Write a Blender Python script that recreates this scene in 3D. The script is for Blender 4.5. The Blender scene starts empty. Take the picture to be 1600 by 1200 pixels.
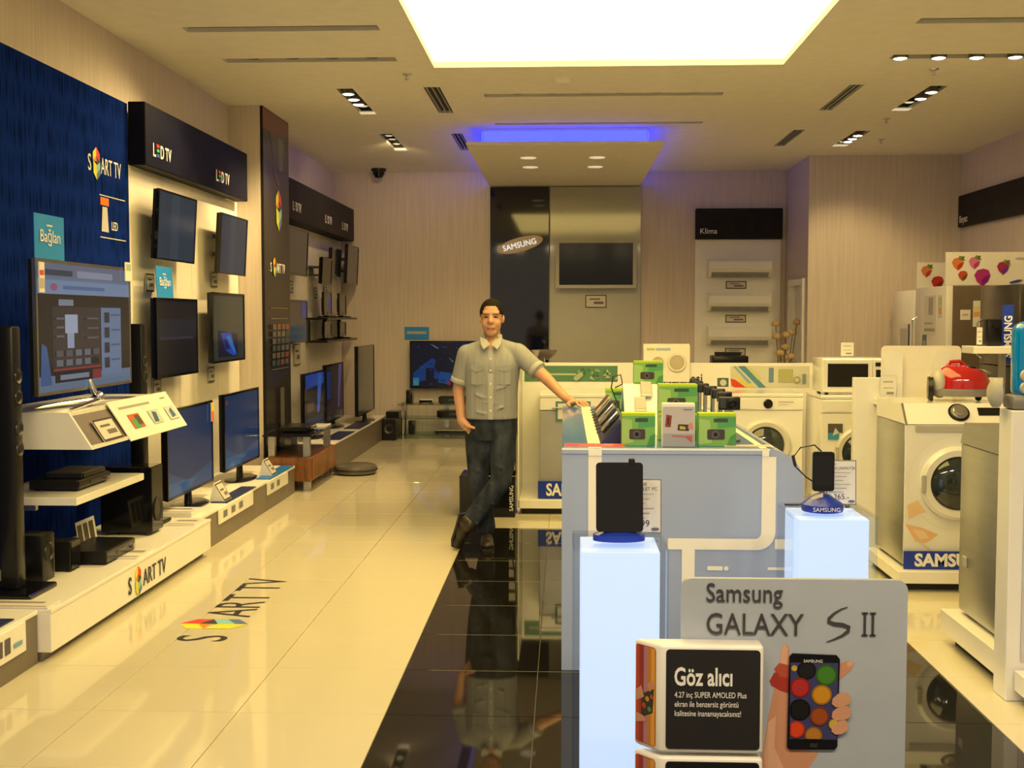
import bpy, bmesh, math, random
from mathutils import Vector, Matrix
random.seed(7)
S = bpy.context.scene
COL = S.collection
PI = math.pi
# ------------------------------------------------------------------ camera
F = 1840.0
cam_d = bpy.data.cameras.new('camera'); cam = bpy.data.objects.new('camera', cam_d); COL.objects.link(cam)
cam_d.sensor_width = 36; cam_d.lens = F / 1600 * 36; cam_d.clip_end = 100; cam_d.clip_start = .05
cam.location = (0, 0, 1.58)
cam.rotation_euler = (PI / 2 - math.atan(105 / F), 0, math.atan(82 / F))
S.camera = cam
# ------------------------------------------------------------------ world, exposure
S.view_settings.view_transform = 'Standard'; S.view_settings.look = 'None'
S.view_settings.gamma = 1; S.view_settings.exposure = 0.0
S.view_settings.use_curve_mapping = False
W = bpy.data.worlds.new('mall_light'); S.world = W; W.use_nodes = True
W.node_tree.nodes['Background'].inputs[0].default_value = (1.0, .82, .58, 1)
W.node_tree.nodes['Background'].inputs[1].default_value = .50
WARM = (1.0, .715, .20)
PANEL_L = 5.3          # radiance of the big luminous ceiling
SPOT_W = 70
ENTRANCE_FILL_W = 80
BLUE_L = 3.2

def spot(loc, target, power, size=70, color=(1, .70, .28)):
    l = bpy.data.lights.new('spot_beam', 'SPOT'); l.energy = power; l.spot_size = math.radians(size); l.spot_blend = .7
    l.color = color; l.shadow_soft_size = .05
    o = bpy.data.objects.new('spot_beam', l); COL.objects.link(o); o.location = loc
    o.rotation_euler = (Vector(target) - Vector(loc)).to_track_quat('-Z', 'Y').to_euler()
    return o
# ------------------------------------------------------------------ materials
MATS = {}
def mat(name, col, rough=.5, metal=0.0, spec=.5, emit=None, es=0.0, noise=0.0, nscale=(8, 8, 8), coat=0.0, bump=0.0, bscale=60):
    if name in MATS: return MATS[name]
    m = bpy.data.materials.new(name); m.use_nodes = True; nt = m.node_tree; b = nt.nodes['Principled BSDF']
    b.inputs['Base Color'].default_value = (*col, 1); b.inputs['Roughness'].default_value = rough
    b.inputs['Metallic'].default_value = metal; b.inputs['Specular IOR Level'].default_value = spec
    b.inputs['Coat Weight'].default_value = coat; b.inputs['Coat Roughness'].default_value = .04
    if emit:
        b.inputs['Emission Color'].default_value = (*emit, 1); b.inputs['Emission Strength'].default_value = es
    if noise or bump:
        tc = nt.nodes.new('ShaderNodeTexCoord'); mp = nt.nodes.new('ShaderNodeMapping'); mp.inputs['Scale'].default_value = nscale
        nz = nt.nodes.new('ShaderNodeTexNoise'); nz.inputs['Scale'].default_value = 1.0; nz.inputs['Detail'].default_value = 3
        nt.links.new(tc.outputs['Object'], mp.inputs[0]); nt.links.new(mp.outputs[0], nz.inputs['Vector'])
        if noise:
            r = nt.nodes.new('ShaderNodeValToRGB'); nt.links.new(nz.outputs[0], r.inputs[0])
            r.color_ramp.elements[0].position = .3; r.color_ramp.elements[1].position = .7
            r.color_ramp.elements[0].color = (*[c * (1 - noise) for c in col], 1)
            r.color_ramp.elements[1].color = (*[min(1, c * (1 + noise)) for c in col], 1)
            nt.links.new(r.outputs[0], b.inputs['Base Color'])
        if bump:
            n2 = nt.nodes.new('ShaderNodeTexNoise'); n2.inputs['Scale'].default_value = bscale
            nt.links.new(tc.outputs['Object'], n2.inputs['Vector'])
            bp = nt.nodes.new('ShaderNodeBump'); bp.inputs['Strength'].default_value = bump; bp.inputs['Distance'].default_value = .004
            nt.links.new(n2.outputs[0], bp.inputs['Height']); nt.links.new(bp.outputs[0], b.inputs['Normal'])
    MATS[name] = m
    return m
def attr_mat(name, rough=.4, emis=0.0, coat=0.0):
    m = bpy.data.materials.new(name); m.use_nodes = True; nt = m.node_tree; b = nt.nodes['Principled BSDF']
    a = nt.nodes.new('ShaderNodeAttribute'); a.attribute_name = 'ink'
    b.inputs['Roughness'].default_value = rough; b.inputs['Coat Weight'].default_value = coat; b.inputs['Specular IOR Level'].default_value = .2
    if emis:
        b.inputs['Base Color'].default_value = (.01, .01, .012, 1)
        nt.links.new(a.outputs['Color'], b.inputs['Emission Color']); b.inputs['Emission Strength'].default_value = emis
    else:
        nt.links.new(a.outputs['Color'], b.inputs['Base Color'])
    MATS[name] = m
    return m
def clear_mat(name, col, gloss=.12, rough=.03):
    m = bpy.data.materials.new(name); m.use_nodes = True; nt = m.node_tree; nt.nodes.clear()
    o = nt.nodes.new('ShaderNodeOutputMaterial'); mx = nt.nodes.new('ShaderNodeMixShader')
    t = nt.nodes.new('ShaderNodeBsdfTransparent'); t.inputs[0].default_value = (*col, 1)
    g = nt.nodes.new('ShaderNodeBsdfGlossy'); g.inputs['Roughness'].default_value = rough
    lw = nt.nodes.new('ShaderNodeLayerWeight'); lw.inputs[0].default_value = gloss
    ge = nt.nodes.new('ShaderNodeNewGeometry'); iv = nt.nodes.new('ShaderNodeMath'); iv.operation = 'SUBTRACT'; iv.inputs[0].default_value = 1
    ml = nt.nodes.new('ShaderNodeMath'); ml.operation = 'MULTIPLY'; nt.links.new(ge.outputs['Backfacing'], iv.inputs[1])
    nt.links.new(lw.outputs['Fresnel'], ml.inputs[0]); nt.links.new(iv.outputs[0], ml.inputs[1]); nt.links.new(ml.outputs[0], mx.inputs[0]); nt.links.new(t.outputs[0], mx.inputs[1]); nt.links.new(g.outputs[0], mx.inputs[2])
    nt.links.new(mx.outputs[0], o.inputs[0]); MATS[name] = m
    return m
mat('white_gloss', (.86, .85, .82), .22, noise=.02)
mat('white_matte', (.78, .77, .74), .55, noise=.03)
mat('white_enamel', (.82, .82, .80), .18, coat=.4, noise=.015)
mat('cream_panel', (.86, .83, .76), .35, noise=.03)
mat('ceiling_paint', (.84, .81, .76), .85, noise=.03)
mat('grey_brown', (.17, .14, .115), .35, noise=.06)
mat('dark_fascia', (.022, .020, .022), .5, spec=.06, noise=.15)
mat('navy_fascia', (.008, .009, .022), .5, spec=.06, noise=.15)
mat('black_plastic', (.010, .010, .012), .28, spec=.3, noise=.1)
mat('black_gloss', (.006, .006, .008), .08, spec=.4, coat=.1, noise=.1)
mat('black_matte', (.02, .02, .02), .6, noise=.15)
mat('dark_metal', (.07, .07, .075), .35, .8, noise=.1)
mat('slot_dark', (.10, .10, .10), .5, noise=.1)
mat('slot_grey', (.30, .31, .33), .5, noise=.1)
mat('steel', (.55, .55, .56), .28, 1.0, noise=.05, nscale=(3, 3, 60))
mat('silver_side', (.50, .50, .47), .32, .75, noise=.05, nscale=(2, 2, 30))
mat('chrome', (.85, .85, .86), .05, 1.0, noise=.01)
mat('screen_off', (.008, .010, .018), .10, spec=.3, coat=0, noise=.1)
mat('screen_grey', (.03, .045, .075), .12, spec=.5, coat=.1, noise=.1)
mat('glass_dark', (.02, .03, .035), .05, coat=.6, noise=.1)
mat('wood_red', (.22, .085, .03), .3, noise=.35, nscale=(3, 30, 3))
mat('blue_mat', (.012, .02, .10), .45, noise=.1)
mat('cyan_mat', (.01, .17, .60), .4, noise=.1)
mat('cyan_card', (.02, .27, .80), .4, noise=.05)
mat('logo_blue', (.01, .04, .42), .3, noise=.05)
mat('letter_white', (.85, .85, .85), .4, noise=.02)
mat('letter_grey', (.05, .05, .055), .35, noise=.05)
mat('letter_dark', (.016, .015, .017), .4, noise=.05)
mat('letter_lit', (.9, .9, .9), .4, emit=(.8, .88, 1), es=.8)
mat('island_blue', (.37, .45, .66), .2, coat=.2, noise=.015)
mat('unused_stripe', (.85, .82, .70), .3, noise=.02)
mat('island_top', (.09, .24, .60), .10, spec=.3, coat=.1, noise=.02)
mat('lamp_lit', (1, 1, 1), .4, emit=(1, .93, .75), es=22)
mat('lamp_off', (.35, .33, .30), .2, .6, noise=.05)
mat('lamp_glass', (.7, .66, .5), .15, emit=(1, .85, .55), es=.55)
mat('panel_light', (1, 1, 1), .5, emit=WARM, es=PANEL_L)
mat('blue_light', (.2, .2, .9), .5, emit=(.035, .05, 1.0), es=BLUE_L)
mat('lightbox', (.35, .36, .38), .4, emit=(.58, .75, 1.0), es=.95)
mat('red_gloss', (.45, .01, .012), .10, coat=.7, noise=.05)
mat('cyan_gloss', (.0, .22, .62), .12, coat=.6, noise=.06)
mat('grey_plastic', (.22, .21, .20), .4, noise=.06)
mat('light_grey', (.45, .44, .41), .4, noise=.05)
mat('sign_grey', (.39, .44, .54), .38, noise=.03)
mat('skin', (.56, .30, .19), .5, noise=.08, bump=.15)
mat('lips', (.38, .12, .08), .5, noise=.05)
mat('eye_dark', (.05, .035, .03), .3, noise=.1)
mat('brow', (.22, .12, .07), .8, noise=.2)
mat('hair', (.011, .008, .006), .8, spec=.15, noise=.4, nscale=(60, 60, 60), bump=.5)
mat('shirt', (.29, .30, .32), .85, noise=.10, nscale=(90, 6, 6), bump=.25, bscale=25)
mat('shirt_light', (.40, .40, .40), .8, noise=.06)
mat('denim', (.028, .036, .054), .85, spec=.2, noise=.6, nscale=(14, 14, 7), bump=.4, bscale=40)
mat('shoe', (.03, .022, .018), .4, noise=.2)
mat('dried_flower', (.55, .42, .22), .8, noise=.2)
mat('stem_brown', (.16, .10, .05), .8, noise=.2)
mat('ottoman_grey', (.11, .10, .085), .35, noise=.15)
attr_mat('print', .45)
attr_mat('print_gloss', .25, coat=.08)
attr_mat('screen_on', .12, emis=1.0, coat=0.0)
clear_mat('acrylic', (.93, .95, .98), .10)
clear_mat('green_glass', (.62, .74, .66), .35)
def wallpaper():
    m = bpy.data.materials.new('wallpaper'); m.use_nodes = True; nt = m.node_tree; b = nt.nodes['Principled BSDF']
    tc = nt.nodes.new('ShaderNodeTexCoord'); mp = nt.nodes.new('ShaderNodeMapping'); mp.inputs['Scale'].default_value = (17, 17, .55)
    nz = nt.nodes.new('ShaderNodeTexNoise'); nz.inputs['Scale'].default_value = 2.2; nz.inputs['Detail'].default_value = 4
    r = nt.nodes.new('ShaderNodeValToRGB'); r.color_ramp.elements[0].position = .35; r.color_ramp.elements[1].position = .65
    r.color_ramp.elements[0].color = (.60, .525, .47, 1); r.color_ramp.elements[1].color = (.675, .595, .535, 1)
    nt.links.new(tc.outputs['Object'], mp.inputs[0]); nt.links.new(mp.outputs[0], nz.inputs['Vector'])
    nt.links.new(nz.outputs[0], r.inputs[0]); nt.links.new(r.outputs[0], b.inputs['Base Color'])
    b.inputs['Roughness'].default_value = .7; MATS['wallpaper'] = m
wallpaper()
def blue_pattern():
    m = bpy.data.materials.new('blue_pattern'); m.use_nodes = True; nt = m.node_tree; b = nt.nodes['Principled BSDF']
    tc = nt.nodes.new('ShaderNodeTexCoord'); mp = nt.nodes.new('ShaderNodeMapping'); mp.inputs['Scale'].default_value = (15, 1, 3.4)
    v = nt.nodes.new('ShaderNodeTexVoronoi'); v.inputs['Scale'].default_value = 1.6; v.inputs['Randomness'].default_value = .35
    r = nt.nodes.new('ShaderNodeValToRGB'); r.color_ramp.elements[0].position = .1; r.color_ramp.elements[1].position = .6
    r.color_ramp.elements[0].color = (.003, .008, .050, 1); r.color_ramp.elements[1].color = (.007, .023, .19, 1)
    nt.links.new(tc.outputs['Object'], mp.inputs[0]); nt.links.new(mp.outputs[0], v.inputs['Vector'])
    nt.links.new(v.outputs['Distance'], r.inputs[0]); nt.links.new(r.outputs[0], b.inputs['Base Color'])
    b.inputs['Roughness'].default_value = .7; b.inputs['Specular IOR Level'].default_value = 0.0; MATS['blue_pattern'] = m
blue_pattern()
def tile_mat(name, c, rough, spec, var, coat=0.0):
    m = bpy.data.materials.new(name); m.use_nodes = True; nt = m.node_tree; b = nt.nodes['Principled BSDF']
    oi = nt.nodes.new('ShaderNodeObjectInfo'); tc = nt.nodes.new('ShaderNodeTexCoord')
    nz = nt.nodes.new('ShaderNodeTexNoise'); nz.inputs['Scale'].default_value = 9; nt.links.new(tc.outputs['Object'], nz.inputs['Vector'])
    ad = nt.nodes.new('ShaderNodeMath'); ad.operation = 'ADD'; nt.links.new(oi.outputs['Random'], ad.inputs[0]); nt.links.new(nz.outputs[0], ad.inputs[1])
    hf = nt.nodes.new('ShaderNodeMath'); hf.operation = 'MULTIPLY'; hf.inputs[1].default_value = .5; nt.links.new(ad.outputs[0], hf.inputs[0])
    r = nt.nodes.new('ShaderNodeValToRGB'); nt.links.new(hf.outputs[0], r.inputs[0])
    r.color_ramp.elements[0].color = (*[x * (1 - var) for x in c], 1); r.color_ramp.elements[1].color = (*[x * (1 + var) for x in c], 1)
    nt.links.new(r.outputs[0], b.inputs['Base Color']); b.inputs['Roughness'].default_value = rough; b.inputs['Specular IOR Level'].default_value = spec
    b.inputs['Coat Weight'].default_value = coat; b.inputs['Coat Roughness'].default_value = .02
    MATS[name] = m
tile_mat('tile_white', (.65, .605, .47), .06, .5, .02)
tile_mat('tile_black', (.010, .009, .008), .035, .6, .15)
mat('grout', (.30, .27, .22), .8, noise=.1)

# ------------------------------------------------------------------ mesh helpers
class MB:
    def __init__(s): s.bm = bmesh.new()
    def _xf(s, vs, M):
        if M is not None: bmesh.ops.transform(s.bm, matrix=M, verts=vs)
    def box(s, x0, x1, y0, y1, z0, z1, bev=0.0, seg=2, M=None):
        r = bmesh.ops.create_cube(s.bm, size=1); vs = r['verts']
        for v in vs:
            v.co = Vector(((x0 + x1) / 2 + v.co.x * (x1 - x0), (y0 + y1) / 2 + v.co.y * (y1 - y0), (z0 + z1) / 2 + v.co.z * (z1 - z0)))
        if bev:
            es = {e for v in vs for e in v.link_edges}
            q = bmesh.ops.bevel(s.bm, geom=list(es), offset=bev, segments=seg, affect='EDGES', profile=.5)
            vs = list({v for f in q['faces'] for v in f.verts} | {v for v in vs if v.is_valid})
            if M is not None:
                seen = set(vs); st = list(vs)
                while st:
                    v = st.pop()
                    for e in v.link_edges:
                        o = e.other_vert(v)
                        if o not in seen: seen.add(o); st.append(o)
                vs = list(seen)
        s._xf(vs, M); return s
    def prism(s, poly, axis, a, b, M=None):
        # poly: 2D points in the plane normal to axis; x -> (y,z), y -> (x,z), z -> (x,y)
        def P(p, t):
            return {'x': (t, p[0], p[1]), 'y': (p[0], t, p[1]), 'z': (p[0], p[1], t)}[axis]
        va = [s.bm.verts.new(P(p, a)) for p in poly]; vb = [s.bm.verts.new(P(p, b)) for p in poly]; n = len(poly)
        s.bm.faces.new(va[::-1]); s.bm.faces.new(vb)
        for i in range(n):
            s.bm.faces.new((va[i], va[(i + 1) % n], vb[(i + 1) % n], vb[i]))
        s._xf(va + vb, M); return s
    def cyl(s, p0, p1, r0, r1=None, n=16):
        r1 = r0 if r1 is None else r1
        p0 = Vector(p0); p1 = Vector(p1); d = (p1 - p0)
        q = d.to_track_quat('Z', 'Y')
        va = [s.bm.verts.new(p0 + q @ Vector((r0 * math.cos(2 * PI * i / n), r0 * math.sin(2 * PI * i / n), 0))) for i in range(n)]
        vb = [s.bm.verts.new(p1 + q @ Vector((r1 * math.cos(2 * PI * i / n), r1 * math.sin(2 * PI * i / n), 0))) for i in range(n)]
        s.bm.faces.new(va[::-1]); s.bm.faces.new(vb)
        for i in range(n): s.bm.faces.new((va[i], va[(i + 1) % n], vb[(i + 1) % n], vb[i]))
        return s
    def lathe(s, prof, c=(0, 0, 0), axis='z', n=28, flip=False):
        # prof: (radius, t) pairs along the axis; closed at radius 0
        c = Vector(c); rings = []
        for r, t in prof:
            ring = []
            for i in range(n if r > 1e-6 else 1):
                a = 2 * PI * i / n; u, v = r * math.cos(a), r * math.sin(a)
                p = {'z': (u, v, t), 'y': (u, t, v), 'x': (t, u, v)}[axis]
                ring.append(s.bm.verts.new(c + Vector(p)))
            rings.append(ring)
        for A, B in zip(rings, rings[1:]):
            if len(A) == 1 and len(B) == 1: continue
            for i in range(n):
                j = (i + 1) % n
                if len(A) == 1: s.bm.faces.new((A[0], B[j], B[i]))
                elif len(B) == 1: s.bm.faces.new((A[i], A[j], B[0]))
                else: s.bm.faces.new((A[i], A[j], B[j], B[i]))
        return s
    def tube(s, pts, r, n=8):
        pts = [Vector(p) for p in pts]; rings = []
        for k, p in enumerate(pts):
            d = (pts[min(k + 1, len(pts) - 1)] - pts[max(k - 1, 0)]).normalized()
            q = d.to_track_quat('Z', 'Y'); rr = r[k] if isinstance(r, (list, tuple)) else r
            rings.append([s.bm.verts.new(p + q @ Vector((rr * math.cos(2 * PI * i / n), rr * math.sin(2 * PI * i / n), 0))) for i in range(n)])
        for A, B in zip(rings, rings[1:]):
            best = min(range(n), key=lambda o: (A[0].co - B[o].co).length)
            for i in range(n):
                j = (i + 1) % n
                s.bm.faces.new((A[i], A[j], B[(j + best) % n], B[(i + best) % n]))
        s.bm.faces.new(rings[0][::-1]); s.bm.faces.new(rings[-1]); return s
    def ell(s, c, rx, ry, rz, u=20, v=12, M=None):
        r = bmesh.ops.create_uvsphere(s.bm, u_segments=u, v_segments=v, radius=1)
        bmesh.ops.transform(s.bm, matrix=Matrix.Translation(c) @ (M or Matrix.Identity(4)) @ Matrix.Diagonal((rx, ry, rz, 1)), verts=r['verts'])
        return s
    def loft(s, rings, n=24, p=2.0, cap=True):
        # rings: (center, rx, ry[, Rot]) horizontal superellipses
        R = []
        for c, rx, ry in rings:
            ring = []
            for i in range(n):
                a = 2 * PI * i / n; ca, sa = math.cos(a), math.sin(a)
                ring.append(s.bm.verts.new((c[0] + rx * math.copysign(abs(ca) ** (2 / p), ca), c[1] + ry * math.copysign(abs(sa) ** (2 / p), sa), c[2])))
            R.append(ring)
        for A, B in zip(R, R[1:]):
            for i in range(n):
                j = (i + 1) % n; s.bm.faces.new((A[i], A[j], B[j], B[i]))
        if cap: s.bm.faces.new(R[0][::-1]); s.bm.faces.new(R[-1])
        return s
    def capsule(s, p0, p1, r0, r1):
        s.ell(p0, r0, r0, r0, 14, 10); s.ell(p1, r1, r1, r1, 14, 10); s.cyl(p0, p1, r0, r1, 14); return s
    def mesh(s, name='m'):
        bmesh.ops.recalc_face_normals(s.bm, faces=s.bm.faces[:])
        me = bpy.data.meshes.new(name); s.bm.to_mesh(me); s.bm.free(); return me
def smooth(me, ang=35):
    for p in me.polygons: p.use_smooth = True
    me.set_sharp_from_angle(angle=math.radians(ang))
def obj(name, mb, m, parent=None, ang=35, loc=None, rot=None):
    me = mb.mesh(name) if isinstance(mb, MB) else mb
    smooth(me, ang)
    me.materials.clear(); me.materials.append(MATS[m])
    o = bpy.data.objects.new(name, me); COL.objects.link(o)
    if parent: o.parent = parent
    if loc: o.location = loc
    if rot: o.rotation_euler = rot
    return o
def B(*a, **k): return MB().box(*a, **k)
def tag(o, label, cat, group=None):
    o['label'] = label; o['category'] = cat
    if group: o['group'] = group
    return o
def thing(name, label, cat, loc=(0, 0, 0), rz=0, group=None, tilt=0):
    o = bpy.data.objects.new(name, None); COL.objects.link(o); o.location = loc; o.rotation_euler = (tilt, 0, rz)
    o.empty_display_size = .1
    return tag(o, label, cat, group)
def struct(o): o['kind'] = 'structure'; return o
_tc = {}
def text(parent, name, s, size, loc, rot, m, align='CENTER', ext=.001, sx=1.0, bold=0.0):
    cu = bpy.data.curves.new('t', 'FONT'); cu.body = s; cu.size = size; cu.extrude = ext; cu.align_x = align; cu.offset = bold; cu.resolution_u = 3
    cu.space_character = 1.0
    t = bpy.data.objects.new('t', cu); COL.objects.link(t)
    bpy.context.view_layer.update()
    me = bpy.data.meshes.new_from_object(t.evaluated_get(bpy.context.evaluated_depsgraph_get()))
    bpy.data.objects.remove(t); bpy.data.curves.remove(cu)
    if sx != 1: me.transform(Matrix.Diagonal((sx, 1, 1, 1)))
    me.name = name; me.materials.clear(); me.materials.append(MATS[m])
    o = bpy.data.objects.new(name, me); COL.objects.link(o); o.parent = parent; o.location = loc; o.rotation_euler = rot
    return o
FRONT = (PI / 2, 0, 0)          # lettering that faces local -Y
def circ(cx, cy, r, n=18, ry=None):
    ry = r if ry is None else ry
    return [(cx + r * math.cos(2 * PI * i / n), cy + ry * math.sin(2 * PI * i / n)) for i in range(n)]
def rect(x0, y0, x1, y1): return [(x0, y0), (x1, y0), (x1, y1), (x0, y1)]
def rrect(x0, y0, x1, y1, r, n=5):
    P = []
    for cx, cy, a0 in ((x1 - r, y0 + r, -PI / 2), (x1 - r, y1 - r, 0), (x0 + r, y1 - r, PI / 2), (x0 + r, y0 + r, PI)):
        for i in range(n + 1): P.append((cx + r * math.cos(a0 + PI / 2 * i / n), cy + r * math.sin(a0 + PI / 2 * i / n)))
    return P
def art(parent, name, shapes, m='print', y=0.0, step=.0006, loc=None, rot=None, M=None):
    """flat print: shapes = [(polygon in (u,v), colour)], in front of each other towards local -Y"""
    bm = bmesh.new(); lay = bm.loops.layers.float_color.new('ink')
    for k, (poly, c) in enumerate(shapes):
        vs = [bm.verts.new((p[0], y - k * step, p[1])) for p in poly]
        f = bm.faces.new(vs); f.normal_update()
        if f.normal.y > 0: f.normal_flip()
        for l in f.loops: l[lay] = (*c, 1)
    me = bpy.data.meshes.new(name); bm.to_mesh(me); bm.free(); me.materials.append(MATS[m])
    if M is not None: me.transform(M)
    o = bpy.data.objects.new(name, me); COL.objects.link(o); o.parent = parent
    if loc: o.location = loc
    if rot: o.rotation_euler = rot
    return o
def emblem(cx, cy, h):
    """the coloured gem that stands for the letter M"""
    w = h * .26; X = lambda u: cx + u * w; Y = lambda v: cy + v * h / 2
    g = [([(X(-1), Y(.62)), (X(0), Y(1)), (X(0), Y(.45)), (X(-1), Y(.15))], (.85, .72, .05)),
         ([(X(0), Y(1)), (X(1), Y(.62)), (X(1), Y(.15)), (X(0), Y(.45))], (.75, .06, .05)),
         ([(X(-1), Y(.15)), (X(0), Y(.45)), (X(0), Y(.1))], (.85, .25, .03)),
         ([(X(0), Y(.45)), (X(1), Y(.15)), (X(0), Y(-.12))], (.05, .05, .06)),
         ([(X(-1), Y(.15)), (X(0), Y(-.1)), (X(0), Y(-1)), (X(-1), Y(-.6))], (.65, .68, .06)),
         ([(X(0), Y(-.12)), (X(1), Y(.15)), (X(1), Y(-.25)), (X(0), Y(-.62))], (.25, .55, .70)),
         ([(X(1), Y(-.25)), (X(1), Y(-.6)), (X(0), Y(-1)), (X(0), Y(-.62))], (.10, .18, .35))]
    return g
mat('navy_gloss', (.006, .007, .02), .05, coat=.5, noise=.1)
mat('glass_grey', (.46, .46, .40), .08, coat=.3, noise=.02)
mat('light_tan', (.62, .52, .40), .4, noise=.03)
mat('tan_disc', (.52, .45, .33), .4, noise=.03)
mat('light_ring', (.62, .61, .57), .25, coat=.3, noise=.02)
mat('steel_soft', (.42, .42, .42), .35, .4, noise=.04)
mat('light_panel', (.60, .59, .60), .4, noise=.02)
mat('brown_grey', (.20, .16, .12), .35, .3, noise=.06)
mat('dark_door', (.11, .10, .085), .22, .6, noise=.08)
mat('green_carton', (.24, .48, .12), .35, noise=.08)
mat('lime_carton', (.42, .60, .03), .35, noise=.05)
mat('rose_grey', (.42, .34, .32), .25, noise=.05)
mat('dark_red', (.20, .02, .02), .3, noise=.08)
mat('finger_ink', (.58, .30, .19), .5, noise=.08)
# ================================================================== THE ROOM
XL, XR, YB, YF, ZC = -3.07, 4.70, 15.75, -1.2, 3.5
T = .595; TX0, TY0 = -.71, 5.17
floor = obj('floor', B(XL - .1, XR + .1, YF, YB + .1, -.12, -.010), 'grout'); struct(floor); floor['label'] = 'polished cream and black tiled shop floor'
def tile_mesh(nx=1.0, ny=1.0):
    g = .0016; a, b = T * nx - g, T * ny - g
    return MB().box(g, a, g, b, -.010, 0, bev=.0012, seg=1).mesh('tile')
_tm = {}
def tile_at(x0, x1, y0, y1):
    key = (round(x1 - x0, 3), round(y1 - y0, 3))
    black = x0 > TX0 - .01 and x1 < TX0 + 4 * T + .01 and y1 < TY0 + 6 * T + .01
    k2 = key + (black,)
    if k2 not in _tm:
        me = tile_mesh(key[0] / T, key[1] / T); me.materials.append(MATS['tile_black' if black else 'tile_white']); _tm[k2] = me
    o = bpy.data.objects.new('tile', _tm[k2]); o.location = (x0, y0, 0); o.parent = floor; COL.objects.link(o)
xs = [XL] + [TX0 + k * T for k in range(-3, 10) if XL + .05 < TX0 + k * T < XR - .05] + [XR]
ys = [TY0 + k * T for k in range(-3, 18) if TY0 + k * T < YB - .05] + [YB]
rest = MB(); restb = MB()
y_lo = ys[0]
for j in range(len(ys) - 1):
    for i in range(len(xs) - 1): tile_at(xs[i], xs[i + 1], ys[j], ys[j + 1])
yy = y_lo
while yy > YF + .1:
    y2 = max(yy - T, YF)
    for i in range(len(xs) - 1):
        blk = xs[i] > TX0 - .01 and xs[i + 1] < TX0 + 4 * T + .01
        (restb if blk else rest).box(xs[i] + .0016, xs[i + 1] - .0016, y2 + .0016, yy - .0016, -.010, 0)
    yy = y2
o = obj('entrance_tiles', rest, 'tile_white', floor); o['kind'] = 'stuff'
o = obj('entrance_tiles', restb, 'tile_black', floor); o['kind'] = 'stuff'

# ceiling with real openings
PX0, PX1, PY0, PY1 = -1.01, 1.66, 3.85, 9.18
SLOTS = [  # x0,x1,y0,y1,dir,lit lamp positions,unlit lamp positions,label
    (-2.55, -1.24, 7.84, 7.98, 'x', [], [], 'long empty grey ceiling slot above the blue patterned wall panel'),
    (-2.56, -1.26, 8.80, 8.94, 'x', [], [-2.35, -2.05, -1.75, -1.45], 'ceiling slot with four unlit lamps above the wall televisions'),
    (-.70, 1.36, 10.28, 10.42, 'x', [], [-.42, -.12, .18, .48, .80, 1.12], 'ceiling slot between the luminous ceiling and the blue-lit canopy'),
    (-.70, 1.36, 11.80, 11.92, 'x', [], [-.42, -.12, .18, .48, .80, 1.12], 'ceiling slot right in front of the blue-lit canopy'),
    (2.29, 3.60, 7.82, 7.96, 'x', [], [], 'long empty grey ceiling slot beside the slot with four lit lamps'),
    (2.41, 3.75, 8.88, 9.02, 'x', [2.475, 2.755, 3.03, 3.31, 3.59], [], 'ceiling slot running across with a row of lit round lamps'),
    (3.04, 3.19, 10.08, 11.25, 'y', [10.30, 10.60], [10.95], 'black ceiling box with two lit lamps near the row of lit lamps'),
    (3.01, 3.16, 12.46, 13.55, 'y', [12.70, 12.93, 13.14], [13.36], 'black ceiling box with three lit lamps before the alcove wall'),
    (-1.93, -1.79, 9.98, 11.22, 'y', [10.16, 10.42, 10.66], [10.92], 'ceiling box with three glaring lamps by the poster column'),
    (-1.96, -1.82, 12.45, 13.68, 'y', [], [12.70, 12.95, 13.30], 'black ceiling box with unlit lamps near the security camera'),
]
VENTS = [(-1.19, -1.05, 9.95, 11.22, 'grey slotted ceiling vent by the corner of the luminous ceiling'),
         (-1.20, -1.08, 12.45, 13.70, 'slotted ceiling vent beside the blue-lit canopy'),
         (2.36, 2.48, 10.0, 11.22, 'slotted ceiling vent beside the ceiling box with two lit lamps'),
         (2.35, 2.47, 12.36, 13.52, 'slotted ceiling vent beside the ceiling box with three lit lamps')]
holes = [(PX0, PX1, PY0, PY1)] + [s[:4] for s in SLOTS] + [v[:4] for v in VENTS]
cx = sorted({XL - .1, XR + .1} | {h[0] for h in holes} | {h[1] for h in holes})
cyy = sorted({YF, YB + .1} | {h[2] for h in holes} | {h[3] for h in holes})
bm = bmesh.new(); vv = {}
def V(i, j):
    if (i, j) not in vv: vv[(i, j)] = bm.verts.new((cx[i], cyy[j], ZC))
    return vv[(i, j)]
for i in range(len(cx) - 1):
    for j in range(len(cyy) - 1):
        mx, my = (cx[i] + cx[i + 1]) / 2, (cyy[j] + cyy[j + 1]) / 2
        if any(h[0] < mx < h[1] and h[2] < my < h[3] for h in holes): continue
        bm.faces.new((V(i, j), V(i, j + 1), V(i + 1, j + 1), V(i + 1, j)))
q = bmesh.ops.extrude_face_region(bm, geom=bm.faces[:])
bmesh.ops.translate(bm, vec=(0, 0, .03), verts=[e for e in q['geom'] if isinstance(e, bmesh.types.BMVert)])
bmesh.ops.recalc_face_normals(bm, faces=bm.faces[:])
me = bpy.data.meshes.new('ceiling'); bm.to_mesh(me); bm.free(); me.materials.append(MATS['ceiling_paint'])
ceil = bpy.data.objects.new('ceiling', me); COL.objects.link(ceil); struct(ceil); ceil['label'] = 'plain pale suspended ceiling with slots'
obj('ceiling_deck', B(XL - .1, XR + .1, YF, YB + .1, ZC + .30, ZC + .36), 'slot_dark', ceil)
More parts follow.
